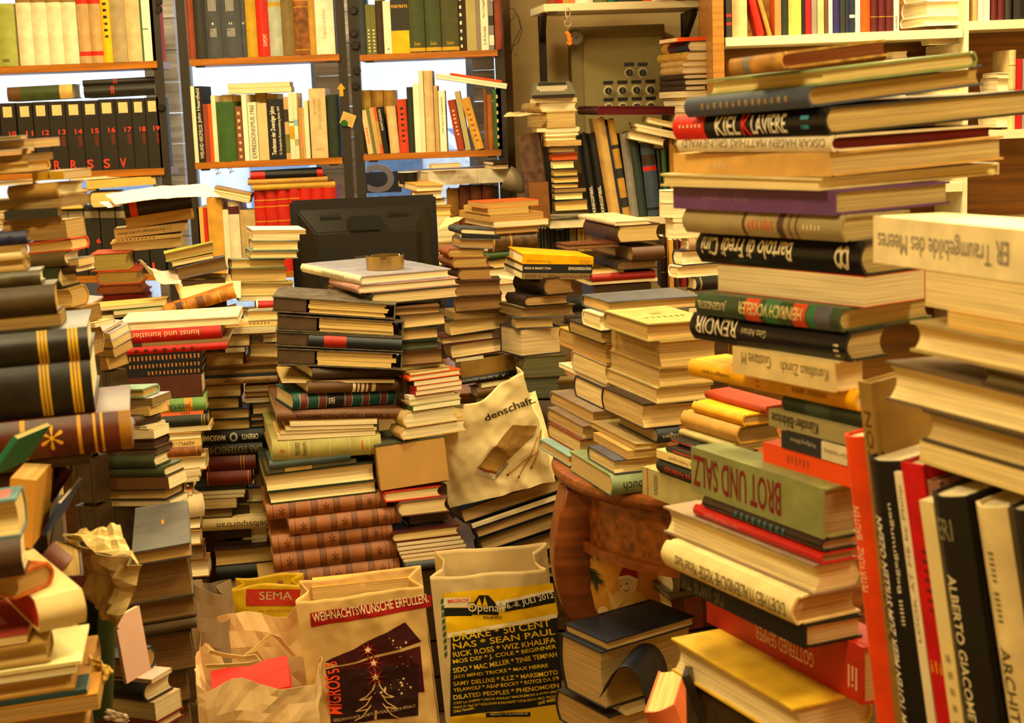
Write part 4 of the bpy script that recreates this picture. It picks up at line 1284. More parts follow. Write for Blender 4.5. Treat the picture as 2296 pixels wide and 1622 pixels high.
standing(1.6, '''
980 1893 1937 1990 F0480C k=H lean=-6 W=.2 |PETER KUNZ@.62,.73,.35,.65,F4D8B0 |BAUTEN@.75,.83,.35,.65,F4D8B0 #orange spine
860 1923 1952 2130 9A7838 k=H lean=-6 round=0 |NOTIZ VON ANTON@.45,.94,.25,.75,5A3E1A #tall brown book
1035 1946 2020 2150 15130F k=H lean=-7 |VOM TOTEN MEER ZUM STILLEN OZEAN@.3,.86,.55,.85,F0E8D0,b |iliIllI Begegnungen@.6,.9,.25,.35,F0E8D0 #black book with white title
1062 2004 2024 2160 F0E4C0 k=P lean=-7.5 |LOOK AT ME by Philip@.58,.97,.25,.75,A08A68 #thin white book
1045 2018 2068 2215 D01418 k=H lean=-8 round=0 |ilIlili@.65,.8,.35,.6,7A1418 |ilil@.5,.53,.2,.9,F09A20,v #crimson book
1082 2078 2106 2260 9A6A58 k=H lean=-8 #pinkish brown book
1128 2060 2092 2200 EEDC9C k=P lean=-8 |ilIlilil@.3,.62,.35,.65,B0A068 #ivory thin spine
1115 2088 2164 2330 1C1A14 k=H lean=-8.5 |ALBERTO GIACOMETTI@.42,.82,.38,.62,E8DCB0,bu |ERI@.9,.95,.3,.7,8A8260,v W=.22 #black wide book
1138 2186 2258 2400 F0DCA0 k=H lean=-9 |ARCHITETTURA@.32,.68,.35,.65,4A4024,u |lililI ililil@.74,.9,.4,.55,6A6040 W=.22 #ivory wide book
1145 2262 2330 2440 2A261E k=H lean=-9 #dark book
''', 'slanting row in the right foreground', 27, FZ)
t = thing('low_bench', 'low wooden bench under the slanting row in right foreground', 'bench', Matrix.Translation((.28, 1.2, 0)))
m = mat('7A4A20', 'wood')
MB().box(0, .62, 0, .42, FZ - .03, FZ - .001).build('seat', m, t, bevel=.003)
for x in (.02, .56):
    for y in (.02, .36):
        MB().box(x, x + .04, y, y + .04, 0, FZ - .031).build('leg', m, t)
stack('pile at the right edge', 1.3, 22, 0, '''
528 655 1958 2420 2600 sh F0DDA8 k=H round=0 a=20 |Traumgebilde des Meeres@.03,.62,.25,.8,8A8070,u |ER@.64,.70,.3,.75,8A8070,u m=gloss lab=.08:.9:.06:.9:14120E,.2:.5:.3:.7:D8C490 #ivory book with grey upside-down title
655 748 2073 2420 2600 fh E8D08C k=P p=F0D494 a=20
748 790 2123 2420 2600 fh D8A038 k=P p=F0C050 a=21
798 868 2040 2420 2600 fh B09A60 k=H p=F0D090 a=22
890 912 2200 2420 2600 fh 4A3A24 k=H p=6A5428 a=22
930 1012 1985 2420 2600 fh 6A563C k=H p=F2D898 a=22
1012 1092 2068 2420 2600 fh 4A4030 k=H p=CBAA68 a=22
1092 1150 2060 2420 2600 fh A89050 k=P p=F2D688 a=22
''', base=None)

# ------------------------------------------------------------------ left side
stack('far left stack', 1.93, 100, -2, '''
303 312 -90 49 62 fh 9A9A8C k=H p=D8A850
312 331 -60 79 97 fh D8B8B0 k=P p=D8B070 a=70
329 333 -120 50 76 fh 6A5A78 k=P sp=orange
333 338 -120 49 77 fh E8902C k=P
338 343 -120 48 70 fh E08A28 k=P
343 362 -110 66 98 fh A88A50 k=P p=9A7844 a=72
362 385 -110 64 103 fh D0A860 k=H p=D8B470 a=76
388 402 73 143 165 sh B88E14 k=P p=D8B888 a=62 m=gloss L=.14 |A@.5,.58,.1,.9,231F1A #mustard spine book with black roundel under shiny cover
402 412 -100 72 90 fh C0A058 k=P
405 442 22 133 144 sh A07C3C k=H a=74 L=.17
443 465 -60 140 152 fh 8A7458 k=P p=A88444 a=70
468 486 10 131 140 sh 2E2A1A k=P
487 516 20 76 100 fh B08230 k=H p=A87838 a=66
516 547 -160 62 70 sh 2A3058 k=H |o@.8,.86,.25,.75,14182A #navy blue spine book
549 577 -160 52 60 fh D8BE84 k=H p=E8D8A8
579 606 -160 57 62 fh B0904C k=H p=C09850
608 637 -160 93 98 sh 5A5234 k=H m=leather
637 703 -160 129 139 sh 4A3A1A k=H p=BE962A
705 734 -160 139 150 fh 7A5A28 k=P p=A87C30
''', base=None)
stack('stack behind far left stack', 2.8, 70, -4, '''
492 535 20 152 194 fh 9A8058 k=P p=B08848 a=64
537 563 60 162 181 fh C8442A k=H p=DCAA54
563 596 55 150 168 sh 5A4A2C k=H a=74
585 614 95 172 180 sh 3A1E14 k=H m=leather b=.3:.6:5A2A1A
580 598 100 178 198 fh 6A6A70 k=P p=D8A858 g=1
617 646 90 140 180 sh 26301E k=H p=D8B878
647 690 90 160 170 fh B08A40 k=H p=C89C4A
690 725 120 186 205 fh 8A6428 k=P p=8A6024 a=62
725 735 130 214 236 fh C8A468 k=P a=60
735 800 130 195 215 fh A87C38 k=H p=A87C38
''')
stack('tiny stack at the left edge', 2.2, 100, 0, '''
446 460 -140 30 34 fh A89048 k=P
462 476 -140 12 22 fh C8A850 k=P
476 490 -140 18 24 fh C8A450 k=P
490 502 -140 16 19 fh B8923C k=P
502 514 -140 8 18 fh B08A38 k=P
''', base=None)
stack('magazine fan by the black folios', 2.9, 55, -10, '''
690 694 150 190 234 fh B8A8B0 k=P p=D8B878 m=gloss tp=16
742 748 180 234 262 fh B8A8A8 k=P p=D8B878 m=gloss tp=14
757 764 195 250 268 fh A098A0 k=P m=gloss tp=12
775 782 205 255 278 fh 8A88A0 k=P m=gloss p=D8B070 tp=12
795 803 215 258 284 fh 3A3A44 k=P p=C09040 tp=10
803 830 205 244 285 fh B88A38 k=P p=C8923C
''')
stack('black folios with gold bands', 1.9, 103, -1.5, '''
732 806 -260 203 212 sh 1B1A15 k=H n=folio m=leather b=.75:.763:D8A81C,.768:.781:D8A81C,.786:.799:D8A81C,.90:.913:D8A81C,.918:.931:D8A81C,.936:.949:D8A81C L=.42 #black folio with two gold bands
810 922 -260 214 224 sh 1B1A15 k=H n=folio m=leather b=.75:.763:D8A81C,.768:.781:D8A81C,.786:.799:D8A81C,.90:.913:D8A81C,.918:.931:D8A81C,.936:.949:D8A81C L=.42 #black folio with two gold bands
924 1006 -260 300 320 sh 4A1E0C k=H n=folio m=leather sp=54210E b=.36:.38:C8901C,.55:.57:D8A020,.78:.795:C8901C,.845:.855:D8A020,.875:.885:D8A020,.95:1:9A6A14 |*@.63,.72,.2,.85,D8A020 |ilI@.42,.46,.2,.9,C08A1C,w L=.42 #worn red-brown leather folio with gilt
1010 1040 -260 203 215 sh 4A3C1C k=H L=.4
1044 1080 -260 120 150 sh 3A1214 k=H L=.3
''')
stack('green-topped stack', 2.85, 68, -4, '''
872 893 213 322 336 fh 7C9A84 k=H p=B89038 L=.16 #pale green covered book
895 912 230 343 350 fh A89AA8 k=P p=8A6A2C
913 933 240 336 362 fh C8A464 k=P p=DCB058 a=58
934 956 240 304 358 hs 4A321A k=H a=35
957 963 250 330 368 fh E8DCC8 k=P a=60
968 984 240 347 360 fh E0C494 k=P
986 1003 240 345 360 fh 3A2418 k=H p=4A2E1C
1004 1020 215 352 372 fh 5A4838 k=H m=gloss p=5A4030
1023 1048 212 350 368 sh 3A4430 k=H
1050 1070 230 372 378 sh 3A4028 k=H
1072 1098 216 380 384 sh 6A4420 k=P
1097 1122 224 372 380 fh 2A2418 k=H p=BE924A
1123 1136 230 383 388 fh 6A6044 k=P
''')
stack('tall folio stack', 2.5, 12, -4, '''
1238 1270 - 300 432 hf 54524E k=H n=folio p=C08C3C W=.32 lab=.45:.5:.4:.5:B07820 #slate covered folio with small gilt mark
1272 1362 - 262 436 f 6A6048 k=H n=folio p=8A5A20 
1364 1410 - 268 443 f 4A3A28 k=H n=folio p=8A5A20
1412 1432 - 300 443 s 5A4A34 k=H
1434 1520 - 320 440 f 3A2E20 k=H p=7E521C
1524 1588 - 335 428 f 3A2E20 k=H p=7E521C
1590 1650 - 340 432 f 3A2E20 k=H p=7E521C
''')
stack('leaflet stack beside folio stack', 2.25, 62, -2, '''
1478 1526 236 286 296 fh 2A3438 k=H p=B0782C L=.12 #thick book with rounded dark spine
1526 1534 190 341 352 fh E0B0A0 k=P L=.2 a=66
1540 1577 200 331 340 sh 1A1A18 k=H L=.14
1606 1618 190 351 360 fh C8A880 k=P m=gloss L=.2
1618 1640 190 356 366 sh 7A1A18 k=H L=.2
''')
stack('pile in the left foreground', 1.6, 101, -3, '''
1118 1204 -160 48 62 fh 6A8A90 k=H p=E0C078 L=.2 lab=.1:.6:.2:.8:C87A78 #blue grey book with pink printed cover
1205 1290 -160 57 66 sh 4A301A k=H L=.22
1295 1345 -160 36 110 fh C8641C k=H p=BE8A3C m=leather L=.18 a=60 #orange leather book with rounded spine
1366 1420 -160 88 128 hs E0C688 k=H p=B0280C a=30 W=.2 L=.12 #cream book with red page edges
1421 1442 -160 63 92 fh 8A2A1C k=P p=E0C080
1442 1484 -160 112 120 fh A88440 k=H p=BE9448
1443 1488 -160 183 200 fh E8E0A0 k=P p=D8C078 L=.3 #pale yellow cardboard slipcase
1490 1510 -160 172 180 fh 8A8A58 k=P L=.3
1512 1546 -160 168 178 fh A87830 k=H p=C08A34 L=.3
1546 1556 -160 196 202 sh 1E3A38 k=P L=.3
1556 1590 -160 224 232 fh B07820 k=P p=B88430 L=.34
1590 1650 -160 196 226 fh B08038 k=H p=A87A30 L=.34
''')
def leaning(label, d, quad, T, col, page='cream', kind='H', name='book', yaw=0.0):
    """a book propped up; quad = (foot px, foot py, top px, top py) of the spine edge, w = cover width"""
    fx, fy, tx, ty, wx, wy = quad
    a, b, c = P(fx, fy, d), P(tx, ty, d), P(wx, wy, d + yaw)
    X = (b - a); H = X.length; X.normalize()
    Y = (c - a); Y -= X * Y.dot(X); W = Y.length; Y.normalize(); Z = X.cross(Y)
    o = opts('0 0 - 0 0 s ' + col + ' k=' + kind + ' p=' + page)[1]; o['k'] = kind
    finish(o, col, T)
    root = thing(name, label, 'book', frame(a, X, Y, Z), 'books propped up at the left')
    book_shape(root, H, W, T, o)
leaning('dark green book standing upright in front of the folio stack', 2.1, (252, 1600, 264, 1325, 188, 1590), .035, '2E3A18', 'E0BE70', 'H', yaw=.03)
leaning('maroon book with rounded spine propped beside the green standing book', 1.95, (160, 1480, 188, 1290, 140, 1475), .05, '54201E', 'C8983C', yaw=.14)
leaning('torn yellowish book propped at the left behind the blue grey book', 1.8, (70, 1230, 82, 1078, 105, 1226), .03, 'C89030', 'D8A848', 'P', 'paperback', yaw=.1)
leaning('thin blue leaflet propped at the left', 1.85, (100, 1204, 136, 1130, 118, 1210), .004, '34508A', 'cream', 'P', 'booklet', yaw=.12)
leaning('maroon thin book tilted behind the yellowish torn book', 1.95, (118, 1128, 164, 1056, 60, 1096), .012, '4A1420', 'D0B078', yaw=.1)
leaning('pinkish book with yellow page edges leaning under the torn paper', 1.9, (165, 1250, 120, 1215, 160, 1310), .03, '9A6A60', 'C8962C', yaw=.12)
leaning('green-backed leaflet pile at the left edge, propped', 1.65, (-20, 1070, 40, 985, 58, 1035), .006, '1E6A44', 'C8A050', 'P', 'booklet', yaw=.1)
leaning('thin pinkish board leaning on the leaflet stack beside folio stack', 2.2, (285, 1534, 258, 1388, 342, 1522), .006, 'E8BCA8', 'cream', 'P', 'booklet', yaw=.05)
leaning('thin blue folder leaning against the bottom of the tall folio stack', 2.3, (350, 1640, 330, 1500, 370, 1636), .004, '5A6AA0', 'cream', 'P', 'booklet', yaw=.05)

# ------------------------------------------------------------------ monitor
bl = mat('0E0C0A', 'plastic'); bl2 = mat('14110D', 'plastic')
D = 4.55
a, b = P(648, 450, D), P(980, 436, D)
Wm = (b - a).length; Hm = .36
mx = Matrix.Translation(Vector((a.x, D, 0))) @ Matrix.Rotation(R(-4), 4, 'Z')
zt = a.z
t = thing('monitor', 'black computer monitor seen from behind among the stacks', 'monitor', Matrix.Translation((a.x, D, zt - Hm)) @ Matrix.Rotation(R(7), 4, 'Z') @ Matrix.Rotation(R(-6), 4, 'X'))
MB().box(0, Wm, 0, .03, 0, Hm).build('bezel', bl, t, bevel=.007)
v = [(.02, 0, .02), (Wm - .02, 0, .02), (Wm - .02, 0, Hm - .03), (.02, 0, Hm - .03), (.07, -.05, .05), (Wm - .07, -.05, .05), (Wm - .07, -.05, Hm - .10), (.07, -.05, Hm - .10)]
MB().add(v, [(0, 1, 5, 4), (1, 2, 6, 5), (2, 3, 7, 6), (3, 0, 4, 7), (4, 5, 6, 7)]).build('back_cover', bl2, t, bevel=.004)
MB().box(.16, Wm - .16, -.055, -.03, Hm - .105, Hm - .055).build('handle_recess', mat('0C0A08', 'plastic'), t, bevel=.008)
m = MB()
for s0 in (.085, Wm - .145):
    for k in range(12): m.box(s0 + k * .005, s0 + k * .005 + .002, -.024, -.018, Hm - .075, Hm - .045)
for k in range(26): m.box(Wm - .075, Wm - .048, -.046 + .0, -.012, .06 + k * .0075, .0625 + k * .0075)
m.build('vents', mat('050403', 'plastic'), t)
MB().box(Wm / 2 - .035, Wm / 2 + .035, -.0515, -.05, .13, .19).build('rating_label', mat('3A342A', 'paper'), t)
MB().lathe([(0, -.09), (.035, -.09), (.04, -.08), (.04, -.05), (0, -.05)], 28, c=(Wm / 2, 0, .09), ax='y').build('stand_hinge', bl2, t, smooth=40)
MB().box(Wm / 2 - .03, Wm / 2 + .03, -.1, -.06, -.18, .1).build('stand_neck', bl, t, bevel=.006)
MB().box(Wm / 2 - .12, Wm / 2 + .12, -.16, .06, -.2, -.18).build('stand_foot', bl, t, bevel=.006)
# desk that carries the monitor and the stacks about it
dz = DESK[4]
t = thing('desk', 'brown wooden desk buried under stacks around the monitor', 'desk', Matrix.Translation((DESK[0], DESK[2], 0)))
dw, dd_ = DESK[1] - DESK[0], DESK[3] - DESK[2]
MB().box(0, dw, 0, dd_, dz - .03, dz).build('desktop', mat('8A5A2A', 'wood'), t, bevel=.003)
for x in (.02, dw - .07):
    for y in (.02, dd_ - .07): MB().box(x, x + .05, y, y + .05, 0, dz - .031).build('leg', mat('6A421C', 'wood'), t)

# ------------------------------------------------------------------ ashtray
rr = 43 / FPX * 3.9; h = .034
zt = P(812, 620, 3.8).z + .001
rv = ray(864, 603); p = EYE + rv * ((zt - EYE.z) / rv.z)
t = thing('ashtray', 'round brass ashtray standing on the large grey book', 'ashtray', Matrix.Translation(p))
m = MB(); n = 60; pr = [(0, .002), (rr - .003, .002), (rr - .003, h), (rr, h), (rr, .0), (0, 0)]
v, f = [], []
notch = [R(270), R(30), R(150)]
for r_, z_ in pr:
    for i in range(n):
        an = 2 * math.pi * i / n
        z = z_
        if z_ == h and min(abs((an - q + math.pi) % (2 * math.pi) - math.pi) for q in notch) < .12: z = h - .008
        v.append((r_ * math.cos(an), r_ * math.sin(an), z))
for j in range(5):
    f += [(j * n + i, j * n + (i + 1) % n, (j + 1) * n + (i + 1) % n, (j + 1) * n + i)[::-1] for i in range(n)]
m.add(v, f).build('bowl', mat('B8A070', 'metal'), t, smooth=35)

# ------------------------------------------------------------------ paper bags
def crum(x, z, s, amp):
    """creased paper: ridged folds at three sizes"""
    t_ = 0
    for k, (fq, w_) in enumerate(((6, .55), (13, .35), (27, .16))):
        q = Vector((x * fq + s * (k + 1), z * fq * .8 - s, s * 3.1 + k + .35 * noise.noise(Vector((x * 5, z * 5, s)))))
        t_ += w_ * (abs(noise.noise(q)) * 2.2 - .5)
    return amp * t_
class Bag:
    def __init__(s, label, cat, mx, w, dep, h, col, seed, amp=.01, top=.005, inside=None, nm='paper_bag', gus=.03, rim=None, flare=0, kind='paper', facet=0):
        s.w, s.h, s.amp, s.seed = w, h, amp, seed
        s.t = thing(nm, label, cat, mx)
        nx, ny, nz = (13, 9, 13) if facet else (44, 12, 54)
        ring = [(w * i / nx, 0, 0) for i in range(nx)] + [(w, dep * i / ny, 1) for i in range(ny)] + [(w - w * i / nx, dep, 2) for i in range(nx)] + [(0, dep - dep * i / ny, 3) for i in range(ny)]
        N = len(ring); v, f = [], []
        for k in range(nz + 1):
            q = k / nz; z0 = h * q
            for x, y, side in ring:
                z = z0 + (top * noise.noise(Vector((x * 12 + seed, y * 9, seed))) + (rim(x / w, y / dep) if rim else 0)) * q ** 3
                if side == 0: y = s.front(x, z)
                elif side == 2: y = dep - crum(x + 3, z, seed, amp)
                elif side == 1: x = w - gus * (1 - abs(2 * y / dep - 1)) * q + crum(y + 5, z, seed, amp)
                else: x = gus * (1 - abs(2 * y / dep - 1)) * q - crum(y + 9, z, seed, amp)
                if flare: x += (x - w / 2) * flare * q; 
                v.append((x, y, z))
        for k in range(nz):
            f += [(k * N + i, k * N + (i + 1) % N, (k + 1) * N + (i + 1) % N, (k + 1) * N + i) for i in range(N)]
        f.append(tuple(range(N))[::-1])
        o = link('bag_body', mesh('bag_body', v, f, [mat(col, kind)], None, None if facet else 50), s.t)
        so = o.modifiers.new('thickness', 'SOLIDIFY'); so.thickness = .0008; so.offset = -1
    def front(s, x, z):
        e = min(1, max(0, min(x, s.w - x) / .02))
        return crum(x, z, s.seed, s.amp) * e
    def pt(s, u, v, lift):
        x, z = u * s.w, v * s.h
        return (x, s.front(x, z) - lift, z)
    def patch(s, name, poly, col, lift=.0012, n=40, kind='ink'):
        """poly: four (u, v) corners, bottom-left first"""
        v, f = [], []
        for j in range(n + 1):
            for i in range(n + 1):
                a, b = i / n, j / n
                u = (poly[0][0] * (1 - a) + poly[1][0] * a) * (1 - b) + (poly[3][0] * (1 - a) + poly[2][0] * a) * b
                w_ = (poly[0][1] * (1 - a) + poly[1][1] * a) * (1 - b) + (poly[3][1] * (1 - a) + poly[2][1] * a) * b
                v.append(s.pt(u, w_, lift))
        f = [(j * (n + 1) + i, j * (n + 1) + i + 1, (j + 1) * (n + 1) + i + 1, (j + 1) * (n + 1) + i) for j in range(n) for i in range(n)]
        return link(name, mesh(name, v, f, [mat(col, kind)], None, 50), s.t)
    def shape(s, name, pts, col, lift=.0014):
        bm = bmesh.new(); bm.faces.new([bm.verts.new((a, b, 0)) for a, b in pts])
        xs, ys = [p[0] for p in pts], [p[1] for p in pts]
        for ax_, lo, hi, wd in ((0, min(xs), max(xs), s.w), (1, min(ys), max(ys), s.h)):
            n = int((hi - lo) * wd / .006)
            for i in range(1, n):
                co = [0, 0, 0]; co[ax_] = lo + (hi - lo) * i / n; no = [0, 0, 0]; no[ax_] = 1
                bmesh.ops.bisect_plane(bm, geom=bm.verts[:] + bm.edges[:] + bm.faces[:], plane_co=co, plane_no=no)
        bmesh.ops.triangulate(bm, faces=bm.faces[:])
        bm.verts.index_update()
        v = [s.pt(p.co.x, p.co.y, lift) for p in bm.verts]; f = [tuple(p.index for p in q.verts) for q in bm.faces]
        bm.free()
        return link(name, mesh(name, v, f, [mat(col, 'ink')]), s.t)
    def line(s, name, pts, wd, col, lift=.0017):
        pts = [(a[0] + (b[0] - a[0]) * k / 8, a[1] + (b[1] - a[1]) * k / 8) for a, b in zip(pts, pts[1:]) for k in range(8)] + [pts[-1]]
        v, f = [], []
        for i, (u, w_) in enumerate(pts):
            a, b = pts[max(0, i - 1)], pts[min(len(pts) - 1, i + 1)]
            dx, dz = (b[0] - a[0]) * s.w, (b[1] - a[1]) * s.h; l = math.hypot(dx, dz) or 1
            ox, oz = -dz / l * wd / 2, dx / l * wd / 2
            v += [s.pt(u + ox / s.w, w_ + oz / s.h, lift), s.pt(u - ox / s.w, w_ - oz / s.h, lift)]
        f = [(2 * i, 2 * i + 1, 2 * i + 3, 2 * i + 2) for i in range(len(pts) - 1)]
        return link(name, mesh(name, v, f, [mat(col, 'ink')]), s.t)
    def text(s, tx, bl_, br_, hgt, col, bold=1, lift=.0018, rot=False):
        """baseline from bl_ to br_ in (u, v), height in v"""
        tv, tf = text_mesh(tx, .014 if bold else 0, max(8, len(tx) * 2), 3)
        v = []
        dx, dz = (br_[0] - bl_[0]) * s.w, (br_[1] - bl_[1]) * s.h; l = math.hypot(dx, dz)
        ox, oz = -dz / l * hgt * s.h, dx / l * hgt * s.h
        for a, b in tv:
            v.append(s.pt(bl_[0] + (dx * a + ox * b) / s.w, bl_[1] + (dz * a + oz * b) / s.h, lift))
        return link('lettering', mesh('lettering', v, tf, [mat(col, 'ink')]), s.t)
def bag_mx(x, y, d, yaw=0, roll=0, pitch=0, z=None):
    p = P(x, y, d)
    if z is not None: p.z = z
    return Matrix.Translation(p) @ Matrix.Rotation(R(yaw), 4, 'Z') @ Matrix.Rotation(R(roll), 4, 'Y') @ Matrix.Rotation(R(pitch), 4, 'X')

# Christmas bag: front panel px 675..985 at y 1330..~1720
d = 3.42; pw = lambda px, dd: px / FPX * dd
z0 = .002
p0 = P(716, 1700, d)
B1 = Bag('brown paper shopping bag with red banner and dark red gift card print', 'paper bag', bag_mx(716, 1700, d, 4, -4, 3, z=z0), .285, .13, P(690, 1335, d).z - z0 - .005, 'D9B26C', 1.3, .012, .006)
hb = B1.h
def uv1(x, y):     # photo point -> panel coordinate
    q = B1.t.matrix_world.inverted() @ P(x, y, d)
    return (q.x / B1.w, q.z / B1.h)
B1.patch('red_banner', [uv1(699, 1399), uv1(968, 1360), uv1(966, 1333), uv1(696, 1366)], 'A3120C')
B1.text('WEIHNACHTSWÜNSCHE ERFÜLLEN.', uv1(704, 1388), uv1(962, 1350), .062, 'F0DCAA')
for i, q in enumerate([[(760, 1490), (945, 1440), (908, 1394), (728, 1484)], [(745, 1560), (952, 1555), (942, 1450), (730, 1500)], [(742, 1622), (938, 1608), (938, 1490), (736, 1500)]]):
    B1.patch('gift_card_print', [uv1(*c) for c in q], ['3E0A0E', '45080C', '2A0808'][i], .001 + .0004 * i)
B1.text('MIGROS', uv1(768, 1598), uv1(762, 1512), .075, 'F04A1C', lift=.0026)
B1.text('5 5', uv1(762, 1504), uv1(754, 1480), .06, 'F04A1C', lift=.0026)
B1.text('GESCHENKKARTE · CARTE CADEAU · CARTA REGALO', uv1(748, 1616), uv1(932, 1588), .016, 'D8B888', 0, lift=.0026)
tree = [(842, 1530), (836, 1545), (822, 1560), (806, 1566), (826, 1566), (834, 1560), (822, 1578), (798, 1592), (826, 1588), (832, 1580), (812, 1605), (795, 1614)]
B1.line('tree_print', [uv1(*c) for c in tree], .003, 'C8A060', .003)
B1.line('tree_print', [uv1(2 * 843 - x + 4, y - 3) for x, y in tree], .003, 'C8A060', .003)
B1.line('tree_print', [uv1(842, 1614), uv1(843, 1592)], .006, 'C8A060', .003)
def star(bag, uv, x, y, r, col, n=5, lift=.0032, inner=.42):
    pts = [uv(x + (r if k % 2 == 0 else r * inner) * math.sin(math.pi * k / n), y - (r if k % 2 == 0 else r * inner) * math.cos(math.pi * k / n)) for k in range(2 * n)]
    bag.shape('star_print', pts[::-1], col, lift)
for x, y, r in [(825, 1455, 9), (838, 1485, 9), (842, 1517, 10)]:
    star(B1, uv1, x, y, r * 2.6, '8A1A14', 8, .0030, .3); star(B1, uv1, x, y, r, 'F4E0B0')
rs = random.Random(3)
for cx, cy in [(892, 1440), (905, 1483), (905, 1530), (880, 1545), (860, 1550)]:
    for k in range(7):
        x, y = cx + rs.uniform(-22, 22), cy + rs.uniform(-13, 13)
        star(B1, uv1, x, y, rs.choice([1.5, 2, 4]), 'E0C088', 5)
stack('Christmas shopping bag', 3.52, 6, -2, '''
1318 1350 - 702 925 f D8A850 k=P p=D8A850 W=.08 #yellowish paperback sticking out of the top
''', base=None)
# festival bag
d2 = 3.44
B2 = Bag('yellow and black festival shopping bag with a long list of bands', 'paper bag', bag_mx(1010, 1690, d2, -3, -3.2, 2, z=z0), .262, .13, P(990, 1290, d2).z - z0, 'CBB17C', 4.7, .008,
    rim=lambda u, v: .0 if v < .5 else .018)
def uv2(x, y):
    q = B2.t.matrix_world.inverted() @ P(x, y, d2)
    return (q.x / B2.w, q.z / B2.h)
B2.patch('yellow_print', [uv2(1004, 1428), uv2(1252, 1370), uv2(1240, 1298), uv2(996, 1326)], 'E8B800', n=44)
B2.patch('black_panel', [uv2(1010, 1606), uv2(1262, 1570), uv2(1250, 1372), uv2(1012, 1418)], '15130C', n=44)
B2.patch('yellow_print', [uv2(1010, 1650), uv2(1264, 1640), uv2(1262, 1572), uv2(1010, 1606)], 'D8AA08', n=44)
B2.patch('white_print', [uv2(996, 1358), uv2(1056, 1356), uv2(1056, 1334), uv2(996, 1336)], 'E8DCB8', .0013)
B2.patch('white_print', [uv2(1118, 1360), uv2(1244, 1338), uv2(1240, 1312), uv2(1112, 1342)], 'E8DCB8', .0013)
B2.patch('white_print', [uv2(1004, 1426), uv2(1250, 1376), uv2(1249, 1367), uv2(1004, 1416)], 'E8DCB8', .0013)
B2.patch('black_panel', [uv2(998, 1378), uv2(1060, 1376), uv2(1060, 1358), uv2(997, 1359)], '15130C', .0013)
B2.patch('black_panel', [uv2(1134, 1364), uv2(1246, 1342), uv2(1243, 1318), uv2(1136, 1344)], '15130C', .0016)
B2.text('MIGROS', uv2(1006, 1348), uv2(1053, 1345), .02, 'E0441C', lift=.0022)
B2.text('6.-8. JULI 2012', uv2(1140, 1360), uv2(1244, 1334), .036, 'E8DCC0', lift=.0036)
B2.shape('logo_print', [uv2(*c) for c in [(1060, 1372), (1120, 1372), (1112, 1345), (1096, 1328), (1076, 1328), (1064, 1345)]], '15130C', .0022)
B2.shape('logo_print', [uv2(*c) for c in [(1068, 1354), (1076, 1334), (1083, 1354), (1088, 1330), (1097, 1357)]], 'E8B800', .0026)
B2.text('Openair', uv2(1050, 1372), uv2(1138, 1370), .062, '15130C', 1, lift=.0042)
B2.text('Openair', uv2(1051, 1371), uv2(1137, 1369), .056, 'F0E4C4', 0, lift=.0050)
B2.text('FRAUENFELD', uv2(1085, 1382), uv2(1127, 1380), .014, '15130C', lift=.0026)
for tx, x0, y0, x1, y1, hh in [('DRAKE * 50 CENT', 1018, 1434, 1236, 1396, .040), ('NAS * SEAN PAUL', 1018, 1452, 1246, 1414, .034), ('RICK ROSS * WIZ KHALIFA', 1018, 1470, 1247, 1432, .029),
        ('MOS DEF * J. COLE * BEGINNER', 1018, 1487, 1249, 1448, .028), ('SIDO * MAC MILLER * TINIE TEMPAH', 1018, 1505, 1250, 1464, .027), ('JEDI MIND TRICKS * MAX HERRE', 1018, 1520, 1230, 1490, .024),
        ('SAMY DELUXE * K.I.Z * MARSIMOTO', 1018, 1536, 1252, 1504, .024), ('YELAWOLF * A$AP ROCKY * ROYCE DA 5\'9', 1018, 1551, 1254, 1518, .023), ('DILATED PEOPLES * PHENOMDEN', 1018, 1567, 1254, 1534, .024),
        ('STEFF LA CHEFFE * LIRICAS ANALAS * MACKLEMORE & RYAN LEWIS', 1018, 1578, 1254, 1545, .013), ('PRINZ PI * Ref 3.0 * KOLLEGAH & FAVORITE * LO & LEDUC FEAT. PACOME', 1018, 1588, 1254, 1556, .013),
        ('Dabu Fantastic', 1018, 1597, 1064, 1588, .014), ('und weitere', 1208, 1574, 1258, 1562, .022)]:
    B2.text(tx, uv2(x0, y0), uv2(x1, y1), hh, 'E2BC18')
B2.patch('black_panel', [uv2(1090, 1606), uv2(1190, 1600), uv2(1190, 1590), uv2(1090, 1596)], '15130C', .0014)
B2.text('openair-frauenfeld.ch', uv2(1100, 1602), uv2(1184, 1597), .016, 'D8CCA8', 0, lift=.0022)
for k in range(9):
    B2.shape('striped_edge', [uv2(990 + .8 * k * 1.2, 1340 + k * 15), uv2(996 + k, 1336 + k * 15), uv2(996 + k, 1346 + k * 15), uv2(990 + k, 1350 + k * 15)], '2E5A34', .0018)
